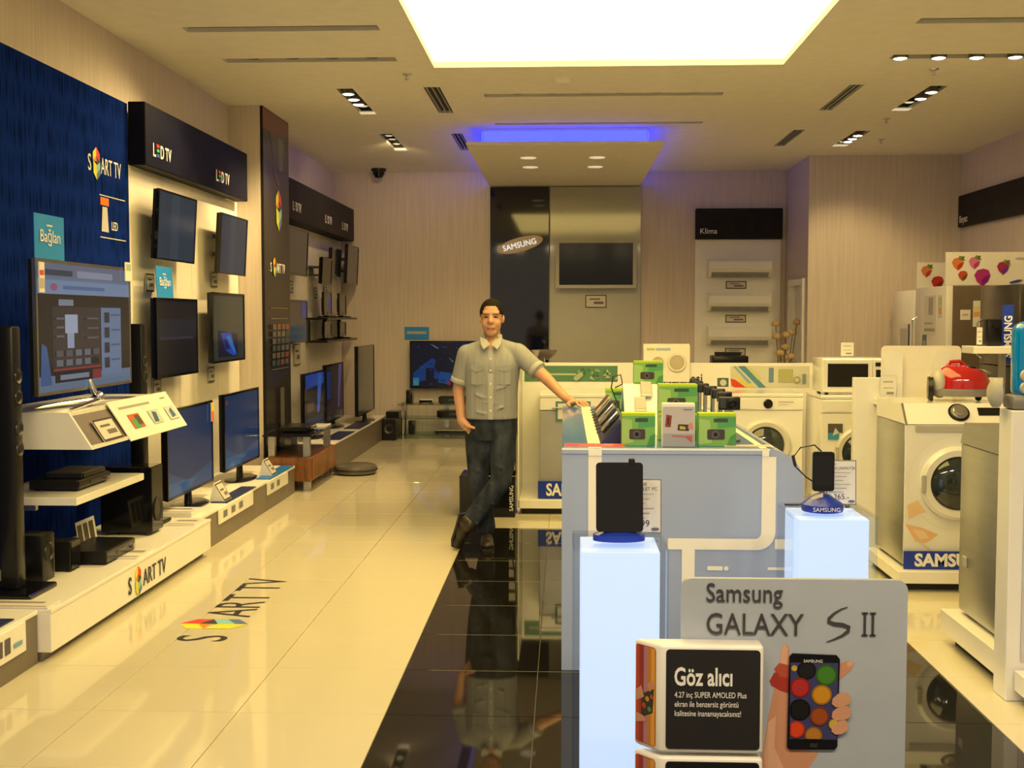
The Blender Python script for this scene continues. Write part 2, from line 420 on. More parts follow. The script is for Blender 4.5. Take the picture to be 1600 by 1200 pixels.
# luminous stretch ceiling
t = thing('luminous_ceiling', 'large glowing rectangular light panel set into the ceiling', 'ceiling light', ((PX0 + PX1) / 2, (PY0 + PY1) / 2, ZC + .035))
w2, l2 = (PX1 - PX0) / 2, (PY1 - PY0) / 2
obj('diffuser', B(-w2, w2, -l2, l2, .012, .022), 'panel_light', t)
mb = MB()
for a in ((-w2 - .02, w2 + .02, -l2 - .02, -l2), (-w2 - .02, w2 + .02, l2, l2 + .02), (-w2 - .02, -w2, -l2, l2), (w2, w2 + .02, -l2, l2)): mb.box(*a, -.003, .03)
obj('frame', mb, 'white_matte', t)
# slots with lamps
def trough(parent, lx, ly, depth, m):
    mb = MB(); e = .008
    mb.box(-lx - e, lx + e, -ly - e, ly + e, depth, depth + e)
    mb.box(-lx - e, -lx, -ly - e, ly + e, .001, depth); mb.box(lx, lx + e, -ly - e, ly + e, .001, depth)
    mb.box(-lx, lx, -ly - e, -ly, .001, depth); mb.box(-lx, lx, ly, ly + e, .001, depth)
    return obj('trough', mb, m, parent)
for k, (x0, x1, y0, y1, d, lit, off, lab) in enumerate(SLOTS):
    c = ((x0 + x1) / 2, (y0 + y1) / 2, ZC + .031)
    t = thing('ceiling_slot', lab, 'ceiling lamp' if (lit or off) else 'ceiling slot', c)
    trough(t, (x1 - x0) / 2, (y1 - y0) / 2, .10, 'slot_grey' if not (lit or off) or k == 1 else 'slot_dark' if d == 'x' else 'black_matte')
    if lit or off: obj('track_rail', B(-(x1 - x0) / 2 + .02, (x1 - x0) / 2 - .02, -.012, .012, .075, .1) if d == 'x' else B(-.012, .012, -(y1 - y0) / 2 + .02, (y1 - y0) / 2 - .02, .075, .1), 'dark_metal', t)
    for p, on in [(p, 1) for p in lit] + [(p, 0) for p in off]:
        lx, ly = (p - c[0], 0) if d == 'x' else (0, p - c[1])
        zt = -.035 if on else .0
        hd = obj('lamp_head', MB().lathe([(0, .075), (.03, .075), (.052, .045), (.058, zt - .012), (.050, zt - .012), (.046, zt + .005)], (lx, ly, 0), 'z', 20), 'dark_metal' if not on else 'lamp_off', t)
        obj('lens', MB().lathe([(.049, zt), (.049, zt - .006), (.03, zt - .016), (0, zt - .018)], (lx, ly, 0), 'z', 20), 'lamp_lit' if on else ('lamp_off' if d == 'x' else 'lamp_glass'), hd)
        if on:
            wx, wy = c[0] + lx, c[1] + ly
            tgt = (wx - 1.25, wy + .1, .9) if wx < 0 else (wx + .7, wy + .4, .3) if wy < 10 else (3.8, 12.3, 1.3) if wy < 12 else (wx + .3, 14.3, 1.2)
            spot((wx, wy, ZC - .08), tgt, SPOT_W * (1.5 if wx < 0 else .8 if wy < 12 else .30), 85)
    if d == 'y' and (lit or off):
        obj('trim_end', B(-(x1 - x0) / 2, (x1 - x0) / 2, (y1 - y0) / 2 - .12, (y1 - y0) / 2 - .01, -.036, -.031), 'lamp_glass', t)
for x0, x1, y0, y1, lab in VENTS:
    t = thing('ceiling_vent', lab, 'vent', ((x0 + x1) / 2, (y0 + y1) / 2, ZC + .031))
    lx, ly = (x1 - x0) / 2, (y1 - y0) / 2
    trough(t, lx, ly, .06, 'slot_dark')
    for q in range(3):
        xx = -lx + (q + .5) * 2 * lx / 3
        obj('slat', B(xx - .006, xx + .006, -ly, ly, -.028, .03), 'slot_grey', t)
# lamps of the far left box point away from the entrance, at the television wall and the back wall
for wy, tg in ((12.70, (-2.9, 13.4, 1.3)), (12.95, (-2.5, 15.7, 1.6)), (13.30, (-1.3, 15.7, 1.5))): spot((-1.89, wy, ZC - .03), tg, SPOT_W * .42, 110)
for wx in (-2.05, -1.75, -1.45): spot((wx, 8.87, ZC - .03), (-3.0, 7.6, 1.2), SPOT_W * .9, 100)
for wx in (-1.45, -1.35): spot((wx, 8.87, ZC - .03), (-2.4, 6.9, .1), SPOT_W * 1.5, 70)  # beams added to brighten the plinth front; lamps of this slot are modelled unlit
for wx in (-.42, .18, .80): spot((wx, 10.35, ZC - .03), (wx * 1.2 - .4, 12.4, 0), SPOT_W * .9, 95)  # beams added to brighten the far floor, from lamps modelled unlit
# added unseen lamp rails behind the camera, fill light for advert board and counter
for x0, x1 in ((-2.4, -.9), (-.6, .9), (1.2, 2.7)):
    c = ((x0 + x1) / 2, .9, ZC)
    t = thing('ceiling_slot', {-2.4: 'added unseen fill lamp rail over the entrance on the television side', -.6: 'added unseen fill lamp rail over the middle of the entrance', 1.2: 'added unseen fill lamp rail over the entrance on the appliance side'}[x0], 'ceiling lamp', c)
    obj('track_rail', B(-.75, .75, -.02, .02, -.03, 0), 'dark_metal', t)
    for u in (-.5, 0, .5):
        hd = obj('lamp_head', MB().lathe([(0, -.03), (.03, -.03), (.052, -.06), (.058, -.13), (.05, -.13), (.046, -.115)], (u, 0, 0), 'z', 20), 'lamp_off', t)
        obj('lens', MB().lathe([(.049, -.12), (.049, -.126), (.03, -.134), (0, -.136)], (u, 0, 0), 'z', 20), 'lamp_lit', hd)
        spot((c[0] + u, .93, ZC - .16), (c[0] + u * 1.2, 4.2, .7), ENTRANCE_FILL_W, 75, (1, .79, .48))
# canopy with blue glow
CX0, CX1, CY0, CY1, CZ = -1.0, 1.0, 11.98, YB - .012, 3.31
t = thing('ceiling_canopy', 'pale hanging ceiling panel glowing blue around its top', 'canopy', (0, 0, 0))
obj('panel', B(CX0, CX1, CY0, CY1, CZ, CZ + .035, bev=.004, seg=1), 'ceiling_paint', t)
core = obj('light_cove', B(CX0 + .16, CX1 - .16, CY0 + .16, CY1 - .02, CZ + .036, ZC - .002), 'white_matte', t)
for nm, a in (('led_strip', (CX0 + .17, CX1 - .17, CY0 + .148, CY0 + .158)), ('led_strip', (CX0 + .148, CX0 + .158, CY0 + .16, CY1 - .05)), ('led_strip', (CX1 - .158, CX1 - .148, CY0 + .16, CY1 - .05))):
    obj(nm, B(*a, CZ + .045, ZC - .03), 'blue_light', t)
for x in (-.40, .35):
    for y in (12.95, 13.75):
        l = obj('downlight', MB().lathe([(.055, CZ - .003), (.085, CZ - .006), (.09, CZ + .002)], (x, y, 0), 'z', 20), 'lamp_glass', t)
        spot((x, y, CZ - .03), (x * 1.5, y + .9, 0), SPOT_W * .5, 110)
        obj('bulb', MB().lathe([(0, CZ - .012), (.03, CZ - .010), (.05, CZ - .001)], (x, y, 0), 'z', 16), 'lamp_glass', l)
# smoke detector, sprinklers, camera dome
o = obj('smoke_detector', MB().lathe([(0, -.045), (.06, -.042), (.085, -.02), (.10, 0)], (0, 0, 0), 'z', 24), 'white_matte', loc=(-.02, 9.65, ZC)); tag(o, 'flat white smoke detector near the edge of the luminous ceiling', 'detector')
for (x, y), lab in zip(((-1.25, 9.39), (2.86, 9.4), (3.11, 11.69), (3.42, 13.05)),
                  ('ceiling sprinkler beside the luminous ceiling, near the grey vent', 'ceiling sprinkler behind the slot with the row of lit lamps',
                   'ceiling sprinkler between the two black boxes of lit lamps', 'ceiling sprinkler beside the box with three lit lamps')):
    t = thing('sprinkler', lab, 'sprinkler', (x, y, ZC))
    obj('rosette', MB().lathe([(0, -.012), (.03, -.010), (.04, 0)], (0, 0, 0), 'z', 16), 'steel', t)
    obj('nozzle', MB().cyl((0, 0, -.045), (0, 0, -.01), .008, .010, 10).lathe([(0, -.05), (.018, -.048), (.018, -.044), (0, -.043)], (0, 0, 0), 'z', 12), 'steel', t)
t = thing('security_camera', 'small black dome camera on the ceiling by the back wall', 'camera', (-2.42, 15.35, ZC))
obj('dome', MB().lathe([(0, -.13), (.045, -.115), (.075, -.07), (.08, -.04)], (0, 0, 0), 'z', 20), 'black_gloss', t)
obj('mount', MB().lathe([(.08, -.042), (.10, -.03), (.10, 0)], (0, 0, 0), 'z', 20), 'black_plastic', t)
# walls
def wall(name, a, lab, m='wallpaper'):
    o = obj(name, B(*a), m); struct(o); o['label'] = lab; return o
wall('wall_left', (XL - .1, XL, YF, YB + .1, 0, ZC), 'beige striped wallpaper wall behind the televisions')
wall('wall_back', (XL, 2.91, YB, YB + .1, 0, ZC), 'beige striped wallpaper wall at the back of the shop')
wall('wall_right', (XR, XR + .1, YF, 14.31, 0, ZC), 'beige striped wallpaper wall behind the refrigerators')
wall('wall_alcove_front', (2.912, XR + .1, 14.31, 14.41, 0, ZC), 'beige striped wall standing forward of the back wall')
# alcove side wall with a door opening (X = 2.91), Y 14.41..15.85
mb = MB(); mb.box(2.912, 3.01, 14.41, 14.52, 0, ZC); mb.box(2.912, 3.01, 14.52, 15.34, 2.02, ZC); mb.box(2.912, 3.01, 15.34, YB + .1, 0, ZC)
o = obj('wall_alcove_side', mb, 'wallpaper'); struct(o); o['label'] = 'narrow beige wall with a white doorway beside the air conditioners'
d = obj('door_1', B(2.955, 2.995, 14.56, 15.30, .005, 1.97, bev=.003, seg=1), 'white_matte'); struct(d); d['label'] = 'white door in the alcove side wall'
mb = MB(); mb.box(2.88, 3.0, 14.46, 14.56, 0, 2.05); mb.box(2.88, 3.0, 15.30, 15.40, 0, 2.05); mb.box(2.88, 3.0, 14.56, 15.30, 1.97, 2.05)
obj('door_frame', mb, 'white_gloss', d)
obj('door_handle', MB().cyl((2.95, 15.20, 1.0), (2.90, 15.20, 1.0), .012, n=10).cyl((2.905, 15.205, 1.0), (2.905, 15.08, 1.0), .009, n=10), 'steel', d)
# column on the left with its dark printed cladding
col = obj('wall_column', B(XL, -2.775, 10.72, 11.72, 0, ZC), 'wallpaper'); struct(col); col['label'] = 'beige column standing out of the television wall'
t = thing('column_poster', 'tall dark printed banner with coloured gem covering the column side', 'poster', (-2.772, 10.72, 0), PI / 2)
obj('board', B(0, 1.0, -.022, 0, .0, ZC - .003), 'dark_fascia', t)
sh = [(rect(.0, 3.30, 1.0, 3.49), (.16, .035, .03)), ([(.25, 3.3), (.95, 3.35), (.85, 3.05), (.6, 2.95), (.35, 3.1)], (.06, .055, .05)),
      ([(.55, 3.3), (.8, 3.3), (.75, 3.0), (.6, 2.98)], (.12, .12, .12)), ([(.38, 3.02), (.45, 2.95), (.60, 2.84), (.55, 2.83), (.40, 2.92)], (.18, .08, .04))]
sh += emblem(.56, 2.60, .40)
sh += emblem(.36, 2.05, .19)
for yv in (1.66, 1.56, 1.08): sh.append((rect(.18, yv, .85, yv + .006), (.2, .17, .12)))
rnd = random.Random(3)
for r_ in range(6):
    for c_ in range(4):
        sh.append((rect(.2 + c_ * .17, .1 + 1.02 + r_ * .068, .33 + c_ * .17, 1.17 + r_ * .068), [(.12, .1, .08), (.05, .07, .09), (.2, .06, .03), (.10, .10, .11)][rnd.randrange(4)]))
sh.append((rect(.45, .30, .60, .90), (.11, .105, .095)))
art(t, 'print', [(rect(.004, .01, .996, 3.49), (.028, .026, .028))] + sh, 'print_gloss', -.0235)
text(t, 'lettering', 'S', .13, (.20, -.03, 2.0), FRONT, 'letter_white', 'LEFT', sx=.75)
text(t, 'lettering', 'ART TV', .13, (.44, -.03, 2.0), FRONT, 'letter_white', 'LEFT', sx=.75)
text(t, 'lettering', 'SMART', .11, (.56, -.03, .05), (PI / 2, -PI / 2, 0), 'letter_white', 'LEFT')
# ================================================================== TELEVISION WALL
XP = -2.985       # face of the white backing panels
t = thing('blue_wall_panel', 'tall dark blue wall panel with a diamond pattern and white lettering', 'wall panel', (XL + .002, 3.2, 0), PI / 2)
PW = 8.0 - 3.2
for k in range(3):
    obj('panel', B(k * PW / 3 + .002, (k + 1) * PW / 3 - .002, -.085, 0, 0, 3.03), 'blue_pattern', t)
R = FRONT
text(t, 'lettering', 'S', .15, (4.13, -.088, 2.50), R, 'letter_white', sx=.8)
art(t, 'gem_emblem', emblem(4.24, 2.555, .21), 'print', -.088)
text(t, 'lettering', 'ART TV', .15, (4.31, -.088, 2.50), R, 'letter_white', 'LEFT', sx=.68)
art(t, 'badge_print', [(rect(4.28, 2.36, 4.72, 2.366), (.7, .7, .7)), (rect(4.28, 2.09, 4.72, 2.096), (.7, .7, .7)), (rect(4.29, 2.30, 4.43, 2.35), (.8, .2, .03)),
                       ([(4.32, 2.29), (4.40, 2.29), (4.42, 2.13), (4.30, 2.13)], (.55, .55, .56))], 'print', -.088)
text(t, 'lettering', 'LED', .08, (4.47, -.088, 2.15), R, 'letter_white', 'LEFT', sx=.8)
# fascias
def fascia(label, loc, rz, ln, dep, z0, z1, m, logos, led=True):
    t = thing('fascia_sign', label, 'sign', loc, rz)
    obj('box', B(0, ln, -dep, 0, z0, z1, bev=.006, seg=1), m, t)
    for u, v, s, hs in logos:
        if led:
            text(t, 'lettering', 'L', s, (u, -dep - .004, v), R, 'letter_white', 'LEFT', bold=.002)
            art(t, 'colour_letter', [(rect(u + s * .62, v + s * .52, u + s * 1.05, v + s * .70), (.8, .04, .03)), (rect(u + s * .62, v + s * .28, u + s * 1.05, v + s * .44), (.05, .55, .05)),
                                     (rect(u + s * .62, v, u + s * 1.05, v + s * .18), (.05, .1, .7))], 'print', -dep - .004)
            text(t, 'lettering', 'D TV', s, (u + s * 1.18, -dep - .004, v), R, 'letter_white', 'LEFT', sx=.8, bold=.002)
        else:
            text(t, 'lettering', hs, s, (u, -dep - .004, v), R, 'letter_white', 'LEFT')
    return t
fascia('dark navy fascia box with coloured letters over the white television panels', (XP - .003, 8.02, 0), PI / 2, 2.60, .12, 2.62, 3.05, 'navy_fascia', [(.13, 2.70, .13, ''), (1.62, 2.70, .13, '')])
fascia('black fascia box between the poster column and the back wall', (XP - .003, 11.78, 0), PI / 2, 3.85, .19, 2.58, 3.0, 'dark_fascia', [(.3, 2.68, .13, ''), (1.95, 2.68, .13, ''), (3.0, 2.68, .13, '')])
# white panels
def backing(label, y0, y1, n, z1, m):
    t = thing('television_backing', label, 'wall panel', (XL + .002, y0, 0), PI / 2)
    w = (y1 - y0) / n
    for k in range(n): obj('panel', B(k * w + .003, (k + 1) * w - .003, -(XP - XL) + .006, 0, 0, z1), m, t)
    return t
backing('white panelled wall carrying the televisions beside the blue panel', 8.01, 10.71, 4, 2.62, 'cream_panel')
backing('cream panelled wall carrying televisions behind the poster column', 11.73, 15.70, 6, 2.60, 'cream_panel')

# ---- televisions
def frame_mb(w, h, z0, b, y0, y1):
    mb = MB()
    mb.box(-w / 2, w / 2, y0, y1, z0, z0 + b); mb.box(-w / 2, w / 2, y0, y1, z0 + h - b, z0 + h)
    mb.box(-w / 2, -w / 2 + b, y0, y1, z0 + b, z0 + h - b); mb.box(w / 2 - b, w / 2, y0, y1, z0 + b, z0 + h - b)
    return mb
def tv(label, loc, rz, w, h, stand='wall', tilt=0.0, bez='black_gloss', scr='screen_off', pic=None, b=.02, dep=.045, zoff=.0, wall=.10, cat='television', gain=.55):
    t = thing('television', label, cat, loc, rz, tilt=tilt)
    z0 = zoff
    obj('bezel', frame_mb(w, h, z0, b, -dep / 2, 0), bez, t)
    obj('housing', MB().box(-w / 2 + .004, w / 2 - .004, 0, dep / 2, z0 + .004, z0 + h - .004).box(-w * .3, w * .3, dep / 2, dep / 2 + .025, z0 + h * .15, z0 + h * .75, bev=.006, seg=1), 'black_plastic', t)
    s = obj('screen', B(-w / 2 + b, w / 2 - b, -dep / 2 + .006, 0, z0 + b, z0 + h - b), scr, t)
    if pic:
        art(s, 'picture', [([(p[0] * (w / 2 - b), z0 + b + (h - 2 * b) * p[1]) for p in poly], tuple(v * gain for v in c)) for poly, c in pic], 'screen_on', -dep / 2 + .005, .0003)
    if stand == 'wall':
        obj('bracket', MB().box(-.15, .15, dep / 2 + .02, dep / 2 + wall, z0 + h * .3, z0 + h * .36).box(-.15, .15, dep / 2 + .02, dep / 2 + wall, z0 + h * .6, z0 + h * .66), 'dark_metal', t)
    elif stand == 'foot':
        obj('neck', MB().cyl((0, .01, .015), (0, .01, z0 + .04), .03, .022, 14), 'black_gloss', t)
        obj('base', MB().loft([((0, 0, 0), w * .24, .12), ((0, 0, .010), w * .24, .12), ((0, 0, .018), w * .22, .10)], 28), 'black_gloss', t)
    elif stand == 'cross':
        obj('neck', MB().cyl((0, -.06, .03), (0, -.02, z0 + .05), .018, .016, 14).ell((0, -.07, .045), .03, .03, .03), 'chrome', t)
        lg = MB()
        for sx in (-1, 1):
            lg.tube([(0, -.07, .03), (sx * w * .18, -.09, .02), (sx * w * .36, -.105, .008)], [.016, .012, .008], 8)
            lg.tube([(0, -.05, .03), (sx * w * .16, .05, .02), (sx * w * .30, .12, .008)], [.016, .012, .008], 8)
        obj('legs', lg, 'chrome', t)
    return t
def rc(x0, y0, x1, y1): return [(x0, y0), (x1, y0), (x1, y1), (x0, y1)]
BLUE_DESK = [(rc(-1, 0, 1, 1), (.010, .045, .13)), ([(-1, 0), (1, .0), (1, .25), (-.2, .12), (-1, .3)], (.02, .085, .20)), ([(-1, .0), (-.2, .0), (.3, .12), (-1, .16)], (.03, .14, .28)),
             (rc(-.95, .88, -.8, .94), (.2, .05, .04))]
WING = XP + .12
tv('wall television with a blank bluish screen, beside the blue panel under the navy fascia', (WING, 8.55, 1.985), PI / 2, .84, .49, tilt=.06, scr='screen_grey', b=.012, gain=1, pic=[(rc(-1, 0, 1, 1), (.016, .028, .045)), (rc(-.35, 0, .1, 1), (.024, .038, .058))])  # screen is off: faint blue glow and paler stripe paint in a reflection
tv('wall television with a blank grey screen, under the navy fascia next to the column', (WING, 10.02, 1.94), PI / 2, .80, .50, tilt=.06, scr='screen_grey', b=.012, gain=1, pic=[(rc(-1, 0, 1, 1), (.016, .028, .045)), (rc(-.35, 0, .1, 1), (.024, .038, .058))])  # same painted reflection on a blank screen, as dim glow with a stripe
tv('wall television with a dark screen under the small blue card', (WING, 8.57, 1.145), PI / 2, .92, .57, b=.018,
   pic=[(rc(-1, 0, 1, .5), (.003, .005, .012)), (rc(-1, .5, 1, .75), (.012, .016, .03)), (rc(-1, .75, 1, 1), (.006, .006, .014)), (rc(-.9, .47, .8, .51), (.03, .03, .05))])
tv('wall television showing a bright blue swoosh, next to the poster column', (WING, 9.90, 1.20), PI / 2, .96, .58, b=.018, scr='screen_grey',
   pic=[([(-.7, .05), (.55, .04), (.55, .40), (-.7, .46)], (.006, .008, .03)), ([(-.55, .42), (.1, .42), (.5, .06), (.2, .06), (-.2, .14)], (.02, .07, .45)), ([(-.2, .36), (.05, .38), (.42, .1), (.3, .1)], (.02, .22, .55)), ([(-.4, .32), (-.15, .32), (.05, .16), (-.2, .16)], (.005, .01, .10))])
tv('standing television with a plain blue screen and an orange tag on its edge', (-2.66, 8.20, .246), PI / 2, 1.02, .61, 'foot', zoff=.10, b=.018, pic=BLUE_DESK, gain=.5)
tv('standing television with a plain blue screen beside the blue leaflet mat', (-2.66, 9.53, .246), PI / 2, 1.04, .61, 'foot', zoff=.12, b=.018, pic=BLUE_DESK, gain=.5)
# browser television
PAGE = [(rc(-1, 0, 1, 1), (.16, .22, .32)), (rc(-1, .89, 1, 1), (.17, .19, .27)), (rc(-.2, .90, .6, .955), (.30, .33, .43)), (rc(-.95, .905, -.3, .95), (.06, .07, .10)),
        (rc(-1, .76, 1, .87), (.22, .30, .45)), (circ(-.68, .815, .07, 14, .03), (.35, .12, .20)), (rc(-.5, .80, .4, .83), (.10, .18, .36)),
        (rc(-1, .12, 1, .76), (.028, .024, .022)), (rc(-.72, .15, .28, .66), (.055, .045, .045)), (rc(.3, .08, .78, .66), (.17, .24, .38)),
        (rc(-.6, .67, -.3, .72), (.25, .27, .34)), (rc(-.48, .45, -.22, .6), (.40, .46, .60)), (rc(-.44, .33, -.30, .45), (.34, .40, .55)), (rc(-.72, .155, .28, .17), (.35, .05, .05)),
        (rc(-.7, .06, .28, .15), (.02, .02, .024)), (rc(.08, .06, .28, .14), (.28, .04, .05)), (rc(-.6, .08, .0, .12), (.22, .26, .34)), ([(-.98, .02), (-.75, .02), (-.85, .35), (-.95, .38)], (.06, .12, .28)),
        (rc(-1, 0, 1, .05), (.14, .20, .30))]
rnd = random.Random(5)
for i in range(4):
    PAGE.append((rc(.36, .14 + i * .13, .48, .23 + i * .13), (.04, .04, .05))); PAGE.append((rc(.52, .20 + i * .13, .74, .215 + i * .13), (.08, .12, .22)))
for i in range(5):
    for j in range(2): PAGE.append((rc(-.68 + i * .19, .19 + j * .075, -.55 + i * .19, .24 + j * .075), [(.015, .012, .012), (.11, .10, .11), (.16, .17, .20)][rnd.randrange(3)]))
for i in range(3): PAGE.append((rc(-.68, .42 + i * .07, -.53, .435 + i * .07), (.16, .15, .16))); PAGE.append((rc(-.05, .40 + i * .08, .2, .415 + i * .08), (.13, .12, .13)))
SMX, SMY0, SMY1 = -2.60, 5.66, 6.91
tv('large silver-edged television showing a web page on the sloped white shelf', (SMX, (SMY0 + SMY1) / 2, 1.102), PI / 2, SMY1 - SMY0, .68, 'cross', zoff=.085, b=.016, bez='steel', dep=.04, pic=PAGE, gain=.62)
# cards
def card(name, label, cat, loc, rz, w, h, cm, shapes, tilt=0.0, thick=.004, group=None, texts=()):
    t = thing(name, label, cat, loc, rz, group, tilt)
    obj('card', B(-w / 2, w / 2, -thick, 0, 0, h), cm, t)
    if shapes: art(t, 'print', ([] if len(shapes) == 1 else [(rect(-w / 2 + .001, .001, w / 2 - .001, h - .001), (.74, .73, .70))]) + shapes, 'print', -thick - .0006)
    for s, sz, x, z, m in texts: text(t, 'lettering', s, sz, (x, -thick - .004, z), R, m, ext=.0005)
    return t
def price(label, loc, rz=PI / 2, w=.17, h=.13, tilt=0.0):
    return card('price_card', label, 'price card', loc, rz, w, h, 'white_matte',
                [(rect(-w / 2, 0, w / 2, h), (.05, .04, .045)), (rect(-w / 2 + .012, .012, w / 2 - .012, h - .012), (.62, .60, .56)), (rect(-w * .3, h * .62, w * .2, h * .72), (.12, .11, .11)),
                 (rect(-w * .1, h * .28, w * .36, h * .48), (.16, .14, .14))], tilt)
price('price card under the blank bluish television by the blue panel', (XP + .006, 8.36, 1.76))
price('price card between the blank grey television and the blue swoosh television', (XP + .006, 9.92, 1.83))
price('price card under the dark television with the small blue card', (XP + .006, 8.47, 1.00))
price('price card under the television showing a blue swoosh', (XP + .006, 9.80, 1.03))
def blue_card(label, loc, rz, w, h, s=.062, tilt=0.0):
    return card('topper_card', label, 'card', loc, rz, w, h, 'cyan_card', [(rect(-w * .1, h * .74, w * .1, h * .78), (.6, .62, .6))], tilt, texts=(('Bağlan', s * .92, 0, h * .38, 'letter_white'),))
blue_card('turquoise card standing on top of the web page television', (-2.585, 5.83, 1.868), PI / 2, .34, .22, .095)
blue_card('small turquoise card standing on top of the dark wall television', (-2.845, 8.30, 1.716), PI / 2, .34, .22, .095, -.05)
card('side_tag', 'narrow white sticker strip on the near edge of the web page television', 'tag', (SMX + .027, SMY0 + .045, 1.70), PI / 2, .06, .15, 'white_matte', [(rect(-.025, .02, .025, .07), (.5, .45, .4)), (rect(-.025, .085, .02, .11), (.6, .1, .08))])
card('side_tag', 'white folded sticker on the far top corner of the web page television', 'tag', (SMX + .027, SMY1 - .05, 1.79), PI / 2, .10, .11, 'white_matte', [(rect(-.03, .06, .04, .10), (.35, .5, .4))])
card('side_tag', 'orange and yellow tag on the corner of a plain blue screen', 'tag', (-2.632, 8.67, .80), PI / 2, .06, .14, 'white_matte', [(rect(-.03, .0, .03, .075), (.75, .16, .06)), (rect(-.03, .075, .03, .14), (.75, .6, .1))])
# ---- plinths
def plinth(label, x1, y0, y1, h, m, kick=.045, depth=None, topm='white_gloss', top=.02):
    x0 = XP + .003
    t = thing('display_plinth', label, 'plinth', (x0, y0, 0), PI / 2)
    ln, dp = y1 - y0, x1 - x0
    if kick: obj('kick', B(.01, ln - .01, -dp + .05, 0, .0, kick), 'grey_brown', t)
    obj('body', B(0, ln, -dp, 0, kick, h - top, bev=.003, seg=1), m, t)
    obj('top', B(0, ln, -dp - .004, 0, h - top, h, bev=.003, seg=1), topm, t)
    return t, dp
t, dp = plinth('white low plinth lettered along its front, under the web page television', -2.34, 5.21, 7.64, .245, 'white_gloss')
text(t, 'lettering', 'S', .13, (.97, -dp - .004, .085), R, 'letter_dark', sx=.8, bold=.002)
art(t, 'gem_emblem', emblem(1.095, .13, .17), 'print', -dp - .002)
text(t, 'lettering', 'ART TV', .13, (1.17, -dp - .004, .085), R, 'letter_dark', 'LEFT', sx=.85)
t, dp = plinth('dark low plinth with a white leaflet rail, before the lettered white plinth', -2.40, 3.4, 5.20, .245, 'grey_brown', 0)
obj('label_rail', B(1.05, 1.66, -dp - .012, -dp - .002, .10, .23), 'white_gloss', t)
art(t, 'rail_print', [(rect(1.25 + k * .07, .13, 1.30 + k * .07, .20), (.12, .10, .12)) for k in range(4)] + [(rect(1.54, .14, 1.62, .16), (.2, .4, .6))], 'print', -dp - .013)
obj('blue_mat', B(1.0, 1.62, -dp + .02, -dp + .34, .246, .252), 'blue_mat', t)
t, dp = plinth('long dark low plinth with a cream top under the two plain blue televisions', -2.42, 7.66, 10.42, .245, 'grey_brown', 0, topm='cream_panel')
obj('blue_mat', B(.62, 1.42, -dp - .005, -dp + .11, .246, .252), 'blue_mat', t)
obj('cyan_mat', B(1.85, 2.70, -dp - .005, -dp + .11, .246, .252), 'cyan_mat', t)
for a, b in ((.40, 1.30), (1.75, 2.45)):
    obj('label_rail', B(a, b, -dp - .014, -dp - .004, .13, .235), 'white_gloss', t)
    art(t, 'rail_print', [(rect(a + .1 + k * .2, .16, a + .2 + k * .2, .21), (.2, .2, .22)) for k in range(int((b - a) / .2) - 1)], 'print', -dp - .015)
def tent(label, loc, rz):
    t = thing('price_stand', label, 'price card', loc, rz)
    obj('wedge', MB().prism([(-.06, 0), (.05, 0), (.02, .13)], 'x', -.09, .09), 'white_gloss', t)
    art(t, 'print', [(rect(-.085, .005, .085, .145), (.05, .04, .04)), (rect(-.075, .015, .075, .135), (.62, .60, .55)), (rect(-.05, .08, .03, .095), (.15, .14, .14)), (rect(-.01, .04, .06, .065), (.2, .18, .18))], 'print', M=Matrix.Translation((0, -.063, 0)) @ Matrix.Rotation(-.55, 4, 'X'))
    return t
tent('tilted price stand on the dark blue mat of the long plinth', (-2.50, 8.40, .253), PI / 2)
tent('tilted price stand on the turquoise mat of the long plinth', (-2.50, 9.78, .253), PI / 2)
def sheets(label, x0, x1, y0, y1, z, n=1, m='white_matte', shapes=True):
    t = thing('leaflet_stack', label, 'leaflets', ((x0 + x1) / 2, (y0 + y1) / 2, z))
    obj('paper', B(-(x1 - x0) / 2, (x1 - x0) / 2, -(y1 - y0) / 2, (y1 - y0) / 2, 0, .006 * n, bev=.001, seg=1), m, t)
    if shapes:
        w, d = (x1 - x0) / 2, (y1 - y0) / 2
        art(t, 'print', [(rect(-w * .97, -d * .97, w * .97, d * .97), (.70, .68, .64)), (rect(-w * .9, -d * .8, w * .9, -d * .65), (.25, .2, .2)), (rect(-w * .7, d * .1, w * .7, d * .5), (.30, .28, .28))], 'print', M=Matrix.Translation((0, 0, .006 * n + .0006)) @ Matrix.Rotation(-PI / 2, 4, 'X'))
sheets('flat leaflet box on the cream plinth beside the blue screen television', -2.78, -2.48, 7.68, 7.92, .246, 5)
sheets('flat price sheet with a black border at the far end of the lettered plinth', -2.55, -2.36, 7.36, 7.60, .246)
sheets('price sheet with a black border in front of the disc receiver', -2.47, -2.355, 6.33, 6.60, .246)
sheets('white sheet at the near end of the lettered plinth', -2.70, -2.36, 5.22, 5.36, .246)
